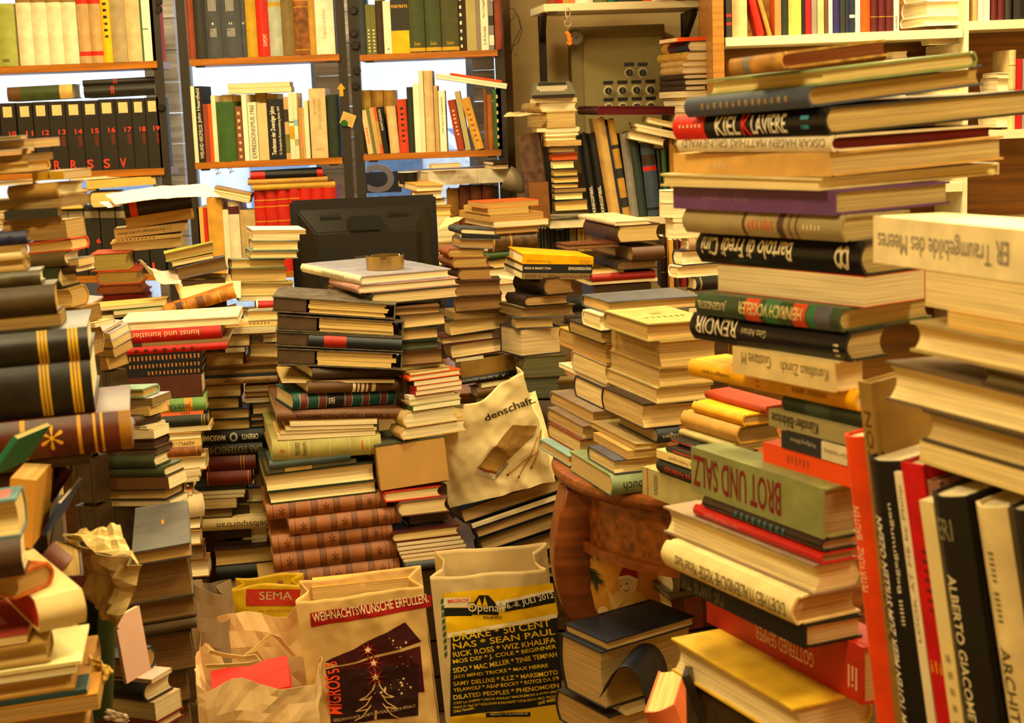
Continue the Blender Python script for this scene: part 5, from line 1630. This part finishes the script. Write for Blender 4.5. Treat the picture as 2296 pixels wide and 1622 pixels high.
# open brown bag with red book
d3 = 3.3
B3 = Bag('open crumpled brown paper bag holding a red book', 'paper bag', bag_mx(452, 1700, d3, 6, 0, 0, z=z0), .255, .20, P(560, 1520, d3).z - z0 - .02, 'E8C48C', 8.2, .030, .030, gus=.0, facet=1,
    rim=lambda u, v: .075 * (v > .9) * (1 - 1.2 * (u - .45) ** 2) + .02 * (v > .5) + .02 * (u < .05) + .03 * (u > .8) * (v > .1))
pr = P(480, 1580, d3 + .06)
stack('open brown paper bag', d3 + .05, 8, -4, '''
1566 1600 - 482 660 s B81804 k=H m=plain W=.1 tp=24 #red book lying tilted
''', base=None)
hm = MB()
def ribbon(pts, wd, col, name, parent):
    v, f = [], []
    pts = [Vector(p) for p in pts]
    for i, p in enumerate(pts):
        tdir = (pts[min(i + 1, len(pts) - 1)] - pts[max(i - 1, 0)]).normalized()
        sd = tdir.cross(Vector((0, 1, .25))).normalized() * wd / 2
        v += [p + sd, p - sd]
    f = [(2 * i, 2 * i + 1, 2 * i + 3, 2 * i + 2) for i in range(len(pts) - 1)]
    inv = parent.matrix_world.inverted()
    o = link(name, mesh(name, [tuple(inv @ q) for q in v], f, [mat(col, 'paper')]), parent)
    so = o.modifiers.new('thickness', 'SOLIDIFY'); so.thickness = .0016
bpy.context.view_layer.update()
ribbon([P(x, y, d3 + .03 + .1 * k / 8) for k, (x, y) in enumerate([(470, 1462), (500, 1470), (545, 1476), (575, 1455), (607, 1425), (625, 1432), (640, 1450), (660, 1472)])], .010, 'E6BE76', 'paper_handle', B3.t)
ribbon([P(x, y, d3 + .02) for x, y in [(462, 1495), (500, 1494), (560, 1490), (583, 1482), (572, 1472), (548, 1476)]], .009, 'E6BE76', 'paper_handle', B3.t)
# white bag with matches lying on the dark folios
d4 = 3.95
B4 = Bag('white paper bag printed with a matchbox and the ending of a word', 'paper bag', bag_mx(1008, 1140, d4, -4, -13, 14), .285, .14, .26, 'FAE6AC', 2.2, .016, .02, gus=.02,
    rim=lambda u, v: (.07 * (u - .3) - .02 * (.2 < u < .4)) if v < .5 else -.05)
bpy.context.view_layer.update()
iv4 = None
def uv4(x, y):
    r = ray(x, y); m_ = B4.t.matrix_world.inverted()
    o_, dr = m_ @ EYE, (m_.to_3x3() @ r)
    k = -o_.y / dr.y; q = o_ + dr * k
    return (q.x / B4.w, q.z / B4.h)
B4.text('denschaft.', uv4(1090, 944), uv4(1202, 902), .075, '3E3018', 1, .003)
B4.shape('matchbox_print', [uv4(*c) for c in [(1090, 1021), (1150, 953), (1205, 955), (1196, 975), (1132, 1034)]], '9A7434', .003)
B4.shape('matchbox_print', [uv4(*c) for c in [(1069, 1048), (1091, 1022), (1134, 1034), (1112, 1062)]], 'A07A30', .0034)
B4.shape('matchbox_print', [uv4(*c) for c in [(1068, 1050), (1069, 1060), (1110, 1073), (1112, 1062)]], 'C8B89A', .0036)
B4.shape('matchbox_print', [uv4(*c) for c in [(1112, 1062), (1110, 1073), (1140, 1040), (1134, 1034)]], '8A7A60', .0036)
for k in range(8):
    B4.line('match_print', [uv4(1078 + k * 4.6, 1045 + k * 1.5), uv4(1096 + k * 4.6, 1024 + k * 1.3)], .0022, 'C89A48', .0040)
    star(B4, uv4, 1078 + k * 4.6, 1047 + k * 1.5, 2.6, '8A2414', 5, .0046, .7)
for q in ([(1138, 1064), (1180, 1030), (1205, 1012), (1214, 962)], [(1163, 1069), (1185, 1030), (1206, 978)], [(1191, 1050), (1206, 1012)]):
    B4.line('match_print', [uv4(*c) for c in q], .003, 'B88A38', .004)
    star(B4, uv4, *q[0], 3.2, '8A2414', 5, .0046, .7)
stack('dark folios under the white bag', 3.95, 16, -13, '''
1143 1174 1006 1041 1320 hf 141824 k=H p=B98A48
1180 1186 - 1060 1320 hf 10121A k=P
1186 1208 1066 1072 1320 hf 141824 k=H p=A87A3C
1212 1240 1076 1084 1320 hf 14140F k=H p=A07A40
1240 1275 - 1110 1320 hf 1E1E1A k=H p=9A7038
''', base=None)
stack('flat books below dark folios', 3.98, 6, -9, '''
1280 1300 - 1125 1310 f 3A2E1C k=H p=8A6A38
1300 1316 - 1140 1310 f 2A3030 k=H p=8A6A38
''')
# yellow plastic bag and grey bag behind
B5 = Bag('yellow plastic bag with a red label behind the brown volumes', 'plastic bag', bag_mx(540, 1700, 3.66, 0, 0, 0, z=z0), .17, .08, P(540, 1318, 3.66).z, 'C8A010', 5.5, .01, .01, nm='plastic_bag', kind='bag')
def uv5(x, y):
    q = B5.t.matrix_world.inverted() @ P(x, y, 3.66); return (q.x / B5.w, q.z / B5.h)
bpy.context.view_layer.update()
B5.patch('red_label', [uv5(552, 1358), uv5(690, 1358), uv5(690, 1322), uv5(552, 1322)], 'B0280C')
B5.text('SEMA', uv5(582, 1345), uv5(655, 1345), .05, 'B8A878', 0)
B5.text('Les offres des petits', uv5(582, 1372), uv5(655, 1372), .018, '9A5A1C', 0)
Bag('grey crumpled plastic bag beside the tall folio stack', 'plastic bag', bag_mx(448, 1700, 3.5, 0, 0, 0, z=z0), .085, .09, P(470, 1325, 3.5).z, '9A8468', 6.5, .016, .03, facet=1, nm='plastic_bag', kind='bag')
# snowman bag under the table
d6 = 3.62
B6 = Bag('orange paper bag with a snowman picture under the round table', 'paper bag', bag_mx(1312, 1700, d6, -4, -2, 0, z=z0), .205, .1, P(1400, 1212, d6).z, 'D8922C', 3.9, .006, .006)
bpy.context.view_layer.update()
def uv6(x, y):
    q = B6.t.matrix_world.inverted() @ P(x, y, d6); return (q.x / B6.w, q.z / B6.h)
def blob(bag, uv, nm, cx, cy, rx, ry, col, lift, n=18):
    bag.shape(nm, [uv(cx + rx * math.cos(-2 * math.pi * k / n), cy + ry * math.sin(-2 * math.pi * k / n)) for k in range(n)], col, lift)
blob(B6, uv6, 'snowman_print', 1410, 1352, 42, 34, 'D8AC58', .0012)
blob(B6, uv6, 'snowman_print', 1408, 1306, 22, 24, 'E2C48A', .0016)
B6.shape('hat_print', [uv6(*c) for c in [(1388, 1290), (1430, 1296), (1426, 1272), (1412, 1264), (1396, 1272)]], 'A01C10', .002)
B6.line('hat_print', [uv6(1386, 1296), uv6(1408, 1292), uv6(1430, 1300)], .009, 'E8D2A0', .0023)
for x, y in ((1405, 1307), (1391, 1313)): blob(B6, uv6, 'eye_print', x, y, 2, 2, '3A2410', .0024, 8)
B6.line('smile_print', [uv6(1397, 1320), uv6(1404, 1325), uv6(1411, 1320)], .0015, '5A3418', .0024)
B6.line('broom_print', [uv6(1330, 1380), uv6(1380, 1368), uv6(1480, 1340)], .003, 'C89A50', .0022)
blob(B6, uv6, 'bell_print', 1352, 1370, 12, 12, 'E8CC90', .0024, 10)
B6.shape('scarf_print', [uv6(*c) for c in [(1360, 1318), (1376, 1372), (1404, 1340), (1384, 1350)]], 'E0B85C', .0022)
m = MB(); rs = random.Random(5)
for (ax_, ay_), (bx_, by_) in [((1310, 1238), (1455, 1252)), ((1306, 1262), (1340, 1306))]:
    for k in range(120):
        q = rs.random(); x, y = ax_ + (bx_ - ax_) * q, ay_ + (by_ - ay_) * q
        a0 = math.atan2(by_ - ay_, bx_ - ax_) + rs.choice([-1, 1]) * rs.uniform(.4, 1.0); L_ = rs.uniform(14, 30)
        e = (x + L_ * math.cos(a0), y + L_ * math.sin(a0))
        v = [B6.pt(*uv6(*c), .003 + rs.uniform(0, .0015)) for c in ((x - 1, y + 1), (x + 1, y - 1), e)]
        m.add(v, [(0, 1, 2)])
m.build('fir_twig_print', mat('2A3A14', 'ink'), B6.t)
ribbon([P(1325, 1215, d6 + .01), P(1338, 1205, d6 + .01), P(1350, 1222, d6 + .01), P(1356, 1240, d6 + .01)], .008, 'E8C88A', 'paper_handle', B6.t)
# torn wrapping paper and yellow wrap at the left
def sheet(name, label, cat, d, quad, col, amp, seed, n=22, dd=(0, 0, 0, 0), kind='paper', ragged=.0, curl=0, facet=0):
    c = [P(x, y, d + e) for (x, y), e in zip(quad, dd)]
    nrm = (c[1] - c[0]).cross(c[3] - c[0]).normalized(); v, f = [], []
    for j in range(n + 1):
        for i in range(n + 1):
            a, b = i / n, j / n
            rg = ragged * noise.noise(Vector((a * 5 + seed, b * 5, seed)))
            a2 = a + rg * (abs(2 * a - 1) > .6); b2 = b + rg * (abs(2 * b - 1) > .6)
            p = (c[0] * (1 - a2) + c[1] * a2) * (1 - b2) + (c[3] * (1 - a2) + c[2] * a2) * b2
            p = p + nrm * (amp * (noise.noise(Vector((a * 3 + seed, b * 3, seed))) + .7 * abs(noise.noise(Vector((a * 6, b * 6 + seed, seed))))) + curl * (a - .5) ** 2)
            v.append(tuple(p))
    f = [(j * (n + 1) + i, j * (n + 1) + i + 1, (j + 1) * (n + 1) + i + 1, (j + 1) * (n + 1) + i) for j in range(n) for i in range(n)]
    o = link(name, mesh(name, v, f, [mat(col, kind)], None, None if facet else 50)); tag(o, label, cat)
    so = o.modifiers.new('thickness', 'SOLIDIFY'); so.thickness = .0007
    return o
sheet('wrapping_paper', 'torn cream wrapping paper crumpled over books at the left', 'paper', 2.04, [(206, 1352), (268, 1412), (318, 1268), (140, 1200)], 'F0D890', .020, 2.0, n=11, dd=(.03, .0, -.02, .03), ragged=.10, facet=1)
sheet('wrapping_paper', 'upper flap of torn cream wrapping paper before the slate folio', 'paper', 2.05, [(140, 1202), (312, 1268), (262, 1178), (190, 1192)], 'E8CC84', .014, 3.0, n=9, dd=(.02, -.02, .05, .05), ragged=.10, facet=1)
sheet('wrapping_paper', 'yellow crumpled paper wrap between standing maroon and cream books', 'paper', 1.78, [(112, 1420), (170, 1424), (174, 1370), (112, 1318)], 'D8B010', .016, 5.0, dd=(.05, 0, 0, .05), ragged=.15)
sheet('wrapping_paper', 'small yellow torn flap beside the dark green standing book', 'paper', 1.75, [(196, 1500), (228, 1544), (254, 1505), (202, 1466)], 'D8B050', .012, 7.0, ragged=.1)
sheet('torn_slip', 'small torn punched paper slip at the bottom left', 'paper', 2.0, [(235, 1616), (285, 1622), (287, 1604), (240, 1590)], 'EED2B4', .004, 8.0, ragged=.2)
# loose sheets
sheet('loose_sheet', 'white printed sheet draped on the dark labelled volume', 'paper', 4.42, [(258, 453), (494, 436), (462, 409), (234, 431)], 'F4D8C4', .005, 1.0, dd=(-.06, -.06, .16, .16), curl=-.03)
sheet('loose_sheet', 'small white sheet under the draped printed sheet', 'paper', 4.43, [(242, 466), (285, 457), (280, 448), (222, 453)], 'EED8CC', .003, 1.7, dd=(0, 0, .08, .08))
sheet('loose_sheet', 'curled white sheet hanging beside the red-edged stack', 'paper', 4.2, [(318, 606), (400, 655), (392, 618), (303, 594)], 'C8B8A4', .012, 2.7, dd=(0, 0, .1, .05), curl=.06)
sheet('envelope', 'cream envelope leaning behind the tan leather pair', 'envelope', 4.24, [(402, 668), (530, 668), (532, 616), (396, 612)], 'F2D088', .003, 3.7, dd=(0, 0, .1, .1))
sheet('envelope', 'cream envelope with stamp in front of the other envelope', 'envelope', 4.22, [(405, 672), (540, 668), (540, 632), (384, 620)], 'F4D898', .003, 4.4, dd=(0, 0, .07, .07))
sheet('loose_sheet', 'bent pale leaflet beside the monitor', 'paper', 4.75, [(980, 520), (1008, 505), (1040, 488), (1000, 488)], 'E8C88A', .004, 5.4, dd=(0, 0, .1, .1))
sheet('loose_sheet', 'pale sheet sticking out of the stack right of monitor', 'paper', 4.3, [(1108, 622), (1160, 632), (1156, 622), (1120, 615)], 'E8CCB0', .002, 6.4, dd=(0, 0, .1, .1))
sheet('loose_sheet', 'white sheet curling out of the printer stack on the wall', 'paper', 5.4, [(1128, 262), (1215, 256), (1180, 252), (1142, 252)], 'D8BE88', .004, 7.4, dd=(0, 0, .1, .1))

# ------------------------------------------------------------------ switch cabinet and wall things
d = 6.0
a = P(1312, 240, d); top = P(1312, 78, d).z; L = P(1492, 240, d).x - a.x
t = thing('switch_cabinet', 'grey-olive metal switch cabinet with rows of black rotary knobs', 'cabinet', Matrix.Translation((a.x - .045, d, a.z - .25)))
cab = mat('77693E', 'plain'); H = top + .03 - a.z + .25
MB().box(0, L + .05, .02, .3, 0, H).build('housing', mat('8A7A4C', 'plain'), t, bevel=.003)
MB().box(.045, L + .04, 0, .0199, .01, H - .045).build('door', mat('9C8C58', 'plain'), t, bevel=.003)
def cloc(x, y):
    q = P(x, y, d); return q.x - (a.x - .045), q.z - (a.z - .25)
ks = [(1411, 163), (1441, 163)] + [(1364 + k * 31.5, 204 - k * 1) for k in range(4)] + [(1365 + k * 31.5, 242 - k) for k in range(4)]
for x, y in ks:
    cx, cz = cloc(x, y)
    MB().lathe([(0, -.004), (.015, -.004), (.0185, -.002), (.0185, 0), (0, 0)], 28, c=(cx, 0, cz), ax='y').build('knob_ring', mat('E0D2A8', 'plain'), t, smooth=40)
    k = MB().lathe([(0, -.022), (.010, -.022), (.0135, -.008), (.0135, -.004), (0, -.004)], 24, c=(cx, 0, cz), ax='y').build('knob', mat('120E0A', 'plastic'), t, smooth=40)
    MB().box(cx - .0012, cx + .0012, -.0226, -.0219, cz - .009, cz + .009).build('pointer', mat('8A8272', 'plastic'), k)
    MB().box(cx - .019, cx + .019, -.0012, -.0002, cz + .024, cz + .037).build('knob_label', mat('14100C', 'plastic'), t)
for x, y in [(1364, 228)] + [(1366 + k * 31.5, 227 - k) for k in range(4)]: pass
c = P(1298, 85, 5.72)
t = thing('wall_dial', 'small round dial with a grey face at the cabinet corner', 'dial', Matrix.Translation((c.x, 5.95, P(1298, 85, 5.95).z)))
MB().lathe([(0, -.016), (.024, -.016), (.029, -.019), (.031, -.012), (.031, .0), (0, .0)], 32, ax='y').build('case', mat('6A6250', 'plain'), t, smooth=40)
MB().lathe([(0, -.0168), (.0235, -.0168), (.0235, -.0161), (0, -.0161)], 32, ax='y').build('face', mat('9A948A', 'plain'), t)
MB().add([(-.001, -.0175, 0), (.001, -.0175, 0), (.014, -.0175, .014), (.012, -.0175, .014)], [(0, 1, 2, 3)]).add([(-.003, -.0175, -.004), (.003, -.0175, -.004), (0, -.0175, .004)], [(0, 1, 2)]).build('hand', mat('2A241A', 'plain'), t)
# keychain on the cream shelf
kx = lambda x, y: P(x, y, 5.56)
t = thing('keychain', 'keychain with carabiner and orange trinket hanging from the cream shelf', 'keychain', Matrix.Translation(kx(1273, 20)))
def loc(x, y): return kx(x, y) - kx(1273, 20)
sv = mat('B8A88A', 'metal')
ring = lambda cx, cy, rx, rz, n=22: [loc(cx, cy) + Vector((rx * math.cos(2 * math.pi * k / n), .002 * math.sin(6.28 * k / n), rz * math.sin(2 * math.pi * k / n))) for k in range(n + 1)]
MB().tube(ring(1273, 29, .008, .016), .0018, 6).build('carabiner', sv, t)
MB().tube([loc(1273, 34), loc(1273, 44)], .004, 8).build('swivel', sv, t)
MB().tube(ring(1273, 52, .011, .011), .0013, 6).build('split_ring', sv, t)
MB().tube([loc(1274, 59), loc(1274, 72)], .0012, 6).build('chain', sv, t)
m = MB(); rs = random.Random(2)
for k in range(16):
    o = loc(1275 + rs.uniform(-5, 5), 86 + rs.uniform(-13, 13)); m.lathe([(0, -.006), (.005, -.003), (.006, 0), (.005, .003), (0, .006)], 8, c=tuple(o))
m.build('orange_trinket', mat('F07A18', 'plastic'), t, smooth=60)
# label printer
c0, c1 = P(1190, 222, 5.4), P(1293, 222, 5.4); w_ = c1.x - c0.x
t = thing('label_printer', 'grey label printer with small keyboard atop the stack by the cabinet', 'label printer', Matrix.Translation(c0))
v = [(0, 0, 0), (w_, 0, 0), (w_, .13, 0), (0, .13, 0), (0, 0, .018), (w_, 0, .018), (w_ - .01, .13, .058), (.01, .13, .058)]
MB().add(v, [(3, 2, 1, 0), (4, 5, 6, 7), (0, 1, 5, 4), (1, 2, 6, 5), (2, 3, 7, 6), (3, 0, 4, 7)]).build('casing', mat('6E6754', 'plastic'), t, bevel=.006)
MB().box(.006, w_ - .006, -.0015, .0, .003, .012).build('front_strip', mat('1C1812', 'plastic'), t)
sl = .04 / .13
for r_ in range(3):
    for k in range(11):
        x = .022 + k * (w_ - .05) / 11; y = .02 + r_ * .018
        if r_ == 0 and k in (0, 10): continue
        m = MB(); z = .018 + sl * y
        m.add([(x, y, z), (x + .009, y, z), (x + .009, y + .012, z + sl * .012), (x, y + .012, z + sl * .012)] + [(x, y, z + .003), (x + .009, y, z + .003), (x + .009, y + .012, z + sl * .012 + .003), (x, y + .012, z + sl * .012 + .003)], [(4, 5, 6, 7), (0, 1, 5, 4), (1, 2, 6, 5), (3, 0, 4, 7), (2, 3, 7, 6)])
        m.build('key', mat('B8AE90', 'plastic'), t)
z = .018 + sl * .08
MB().add([(.03, .08, z + .001), (w_ - .03, .08, z + .001), (w_ - .03, .115, z + .012), (.03, .115, z + .012)], [(0, 1, 2, 3)]).build('display', mat('2E2C22', 'plastic'), t)
# marbled board standing at the end of the cream shelf
def standing_board(label, xa, xb, xc, yt, yb, d, col, edge, T, lean=0, kind='leather', name='book'):
    p = P(xa, yb, d); q = P(xb, yb, d); h_ = P(xa, yt, d).z - ZM
    o = opts('0 0 - 0 0 s ' + col + ' k=H p=' + edge + ' m=' + kind)[1]; finish(o, col, T)
    root = thing(name, label, 'book', Matrix.Translation((q.x, d, ZM + .0005)) @ Matrix.Rotation(R(lean), 4, 'Y') @ Matrix.Rotation(R(-12), 4, 'Z') @ frame(Vector((-(q.x - p.x), 0, 0)), Z_UP, Vector((1, 0, 0)), Vector((0, 1, 0))))
    book_shape(root, h_, q.x - p.x, T, o)
standing_board('tall purple-brown marbled book standing at the end of cream shelf', 1186, 1232, 1243, 297, 478, 5.47, '5E4434', 'E0B870', .03, -5)
standing_board('short brown card folder standing before the tall marbled book', 1190, 1234, 1240, 409, 478, 5.43, '7A4A1C', 'D8B070', .006, -2, 'cover')
# grey angle lamp between window and cream shelf
p = P(1168, 452, 5.55)
t = thing('desk_lamp', 'grey metal desk lamp with a tilted shade left of the marbled book', 'lamp', Matrix.Translation(p))
gr = mat('8A7C66', 'plastic')
m = MB(); m.lathe([(.012, 0), (.03, .02), (.042, .075), (.044, .09), (.040, .09), (.02, .02)], 28)
m.build('lamp_shade', gr, t, Matrix.Translation((.03, 0, .045)) @ Matrix.Rotation(R(-62), 4, 'Y'), smooth=40)
MB().tube([(.03, 0, .045), (.05, .01, .01), (.04, .03, -.06), (.02, .04, -.2)], .008, 8).build('lamp_arm', mat('3A3226', 'plastic'), t, smooth=40)
MB().lathe([(0, -.215), (.06, -.215), (.06, -.205), (.012, -.2), (0, -.2)], 24, c=(.02, .04, 0)).build('lamp_base', mat('3A3226', 'plastic'), t, smooth=40)
MB().tube([(.06, -.02, .04), (.07, -.03, -.02), (.075, -.02, -.08)], .004, 6).build('pull_handle', mat('C8B080', 'plastic'), t)
# hanging wire by the wall corner
p = P(1140, 20, 6.0); pts = [P(x, y, 6.0) - p for x, y in [(1134, 22), (1150, 18), (1164, 40), (1170, 70), (1162, 96), (1140, 110), (1128, 100), (1136, 60), (1158, 30), (1168, 62), (1150, 100), (1146, 128), (1160, 120)]]
t = thing('cable', 'thin cable coiled on the dark wall corner', 'cable', Matrix.Translation(p))
MB().tube(pts, .0016, 6).build('wire', mat('4A3A20', 'plastic'), t)
# magnets, arrow and note on the uprights
def magnet(x, y, r, col, label, d=D1 - .001):
    c = P(x, y, d)
    o = MB().lathe([(0, -.009), (r * .8, -.009), (r, -.006), (r, 0), (0, 0)], 22, ax='y').build('magnet', mat(col, 'plastic'), smooth=40)
    o.location = c; tag(o, label, 'magnet', 'magnets on the shelf uprights')
for (x, y), w_ in zip([(793, 24), (794, 75), (797, 102), (801, 159), (797, 193)], ['topmost', 'second', 'third, largest', 'fourth', 'lowest']):
    magnet(x, y, .014 if w_ != 'third, largest' else .016, '1C1812', '%s black round magnet on the upright of right window shelf' % w_)
for (x, y), w_ in zip([(357, 4), (357, 22), (363, 242)], ['top', 'second', 'low']): magnet(x, y, .013, '1C1812', '%s black round magnet on the left window upright' % w_)
magnet(772, 277, .013, '1E5A28', 'green round magnet holding the note on the upright')
c = P(766, 216, D1 - .002)
k = .0017
o = MB().add([(x * k, y_, z * k) for y_ in (-.0008, 0) for x, z in [(-4, 0), (4, 0), (4, 15), (9, 15), (0, 28), (-9, 15), (-4, 15)]], [(0, 1, 2, 3, 4, 5, 6), (13, 12, 11, 10, 9, 8, 7)] + [(i, 7 + i, 7 + (i + 1) % 7, (i + 1) % 7) for i in range(7)]).build('arrow_sticker', mat('E8A01C', 'paper'))
o.location = c; tag(o, 'yellow arrow sticker pointing up on the black upright', 'sticker')
c = P(761, 276, D1 - .004)
o = MB().box(0, .05, -.001, 0, 0, .045).build('note', mat('D8B060', 'paper')); o.location = c; o.rotation_euler = (0, R(22), 0); tag(o, 'small tan note pinned under a green magnet on the upright', 'note')
o2 = MB()
for i in range(7): o2.box(.006, .044, -.0014, -.0011, .008 + i * .005, .0095 + i * .005)
o2.build('lines', mat('9A7A3C', 'ink'), o)
# black cup on the window sill, window lettering
p = P(916, 412, D1 - .2)
t = thing('cup', 'black cup with pale rim beside the white box at the window', 'cup', Matrix.Translation(p))
MB().lathe([(0, 0), (.032, 0), (.036, .04), (.033, .04), (.03, .004), (0, .004)], 28).build('cup_body', mat('14120E', 'plastic'), t, smooth=40)
MB().lathe([(.033, .0401), (.036, .0401), (.036, .044), (.033, .044)], 28).build('rim', mat('C8D0D8', 'plastic'), t, smooth=40)
dg = 6.335
pst = MB(); a = P(818, 405, dg); b = P(906, 366, dg)
o = MB().box(0, P(900, 405, dg).x - a.x, 0, .003, 0, b.z - a.z + .02).build('window_poster', mat('6A7684', 'plain')); o.location = (a.x, dg - .012, a.z - .05)
tag(o, 'grey blue poster with a big white letter in the right window', 'poster')
tv, tf = text_mesh('C', .03)
hC = b.z - a.z + .05; wC = P(885, 405, dg).x - P(820, 405, dg).x
link('lettering', mesh('lettering', [(.01 + (1 - u) * wC * .95, -.0012, .0 + v_ * hC) for u, v_ in tv], tf, [mat('F4F4F4', 'ink')]), o)
for tx, x, y, w2, h2, par in [('ZEN', 478, 388, 40, 26, None), ('EN', 508, 384, 22, 26, None)]:
    a = P(x, y, dg); w2, h2 = w2 / FPX * dg, h2 / FPX * dg
    tv, tf = text_mesh(tx, .01)
    vv = [(h2 * (u * .5 + v_ * .9) * .5 + .0, 0, w2 * (1 - u) * .9 + v_ * .01) for u, v_ in tv]
    o = link('window_lettering', mesh('window_lettering', vv, tf, [mat('D8E0E8', 'ink')])); o.location = (a.x, dg - .004, a.z - .01)
    tag(o, 'pale sticker lettering "%s" on the middle window pane, seen from behind' % tx, 'lettering')
# things at the lower right: thick book with folded dark cover, pale volumes, cases
stack('thick books beside the table leg', 3.0, 30, -3, '''
1440 1462 1268 1362 1560 hf 1E2230 k=H p=D8B068 L=.28 #grey thick block in dark cover
1462 1592 1268 1358 1560 hf 1E2230 k=H p=C89C54 L=.28 #thick book with folded dark cover
1594 1606 1296 1405 1500 hf D8B468 k=P L=.2
1607 1680 1254 1372 1560 hf 2A2A24 k=H p=C89A52 L=.24
''')
sheet('folded_cover', 'loose dark blue cover folded over the thick book by the table leg', 'book cover', 2.96, [(1352, 1484), (1458, 1502), (1520, 1432), (1420, 1400)], '1E2230', .002, 4.1, dd=(0, -.02, .15, .18), kind='cover', curl=-.32)
leaning('salmon topped book leaning at the bottom beside the yellow covered book', 2.3, (1560, 1700, 1512, 1580, 1620, 1690), .05, 'D86A38', 'D0A858', yaw=.14)
def plastic_case(label, d, q):
    a, b = P(q[0], q[1], d), P(q[2], q[3], d)
    t = thing('plastic_case', label, 'plastic case', Matrix.Translation(a)); v = b - a
    s = Vector((.012, .004, .003)); e = Vector((.03, .13, 0))
    MB().add([(0, 0, 0), s, v + s, v, e, e + s, e + v + s, e + v], [(0, 1, 2, 3), (1, 5, 6, 2), (3, 2, 6, 7), (0, 3, 7, 4)]).build('case_shell', mat('3A3026', 'gloss'), t)
plastic_case('dark glossy plastic case leaning under the yellow covered book, left one', 1.95, (1578, 1650, 1528, 1520))
plastic_case('dark glossy plastic case leaning under the yellow covered book, right one', 1.97, (1602, 1650, 1550, 1530))
stack('books right of the snowman bag', 3.5, 14, -4, '''
1262 1285 - 1500 1640 f 8A8478 k=P p=9A9078
1285 1330 - 1508 1660 s 8A7A60 k=H b=.1:.2:navy
1330 1348 - 1500 1660 f 5A4A3A k=H p=8A7A5C
1350 1420 - 1512 1640 s 5A2418 k=H b=.2:.5:8A3A1C
''')
bpy.context.view_layer.update()

# ------------------------------------------------------------------ past three hundred hardbacks: the smallest in view become one object
bpy.context.view_layer.update()
dg = bpy.context.evaluated_depsgraph_get()
hits = {}
NX, NY = 180, 127
for j in range(NY):
    for i in range(NX):
        ok, loc_, n_, k_, ob, m_ = S.ray_cast(dg, EYE, ray((i + .5) / NX * 2296, (j + .5) / NY * 1622).normalized())
        hops = 0
        while ok and ob.name.startswith('pane') and hops < 3:
            ok, loc_, n_, k_, ob, m_ = S.ray_cast(dg, loc_ + ray((i + .5) / NX * 2296, (j + .5) / NY * 1622).normalized() * .002, ray((i + .5) / NX * 2296, (j + .5) / NY * 1622).normalized()); hops += 1
        if ok:
            while ob.parent: ob = ob.parent
            hits[ob.name] = hits.get(ob.name, 0) + 1
hard = sorted((o for o in COL.objects if re.match(r'book(\.\d+)?$', o.name) and not o.parent), key=lambda o: -hits.get(o.name, 0))
v, f, mi, ms, gone = [], [], [], [], []
for o in hard[300:]:
    for c in list(o.children_recursive):
        mw = c.matrix_world; k = len(v); me = c.data
        v += [tuple(mw @ p.co) for p in me.vertices]
        for p in me.polygons:
            m_ = me.materials[p.material_index]
            if m_ not in ms: ms.append(m_)
            f.append(tuple(i + k for i in p.vertices)); mi.append(ms.index(m_))
        gone.append(c)
    gone.append(o)
bpy.data.batch_remove(gone)
rest = link('background_books', mesh('background_books', v, f, ms, mi, 35))
tag(rest, 'small and half-hidden hardbacks tucked among the shelves and stacks', 'books')
rest['kind'] = 'stuff'
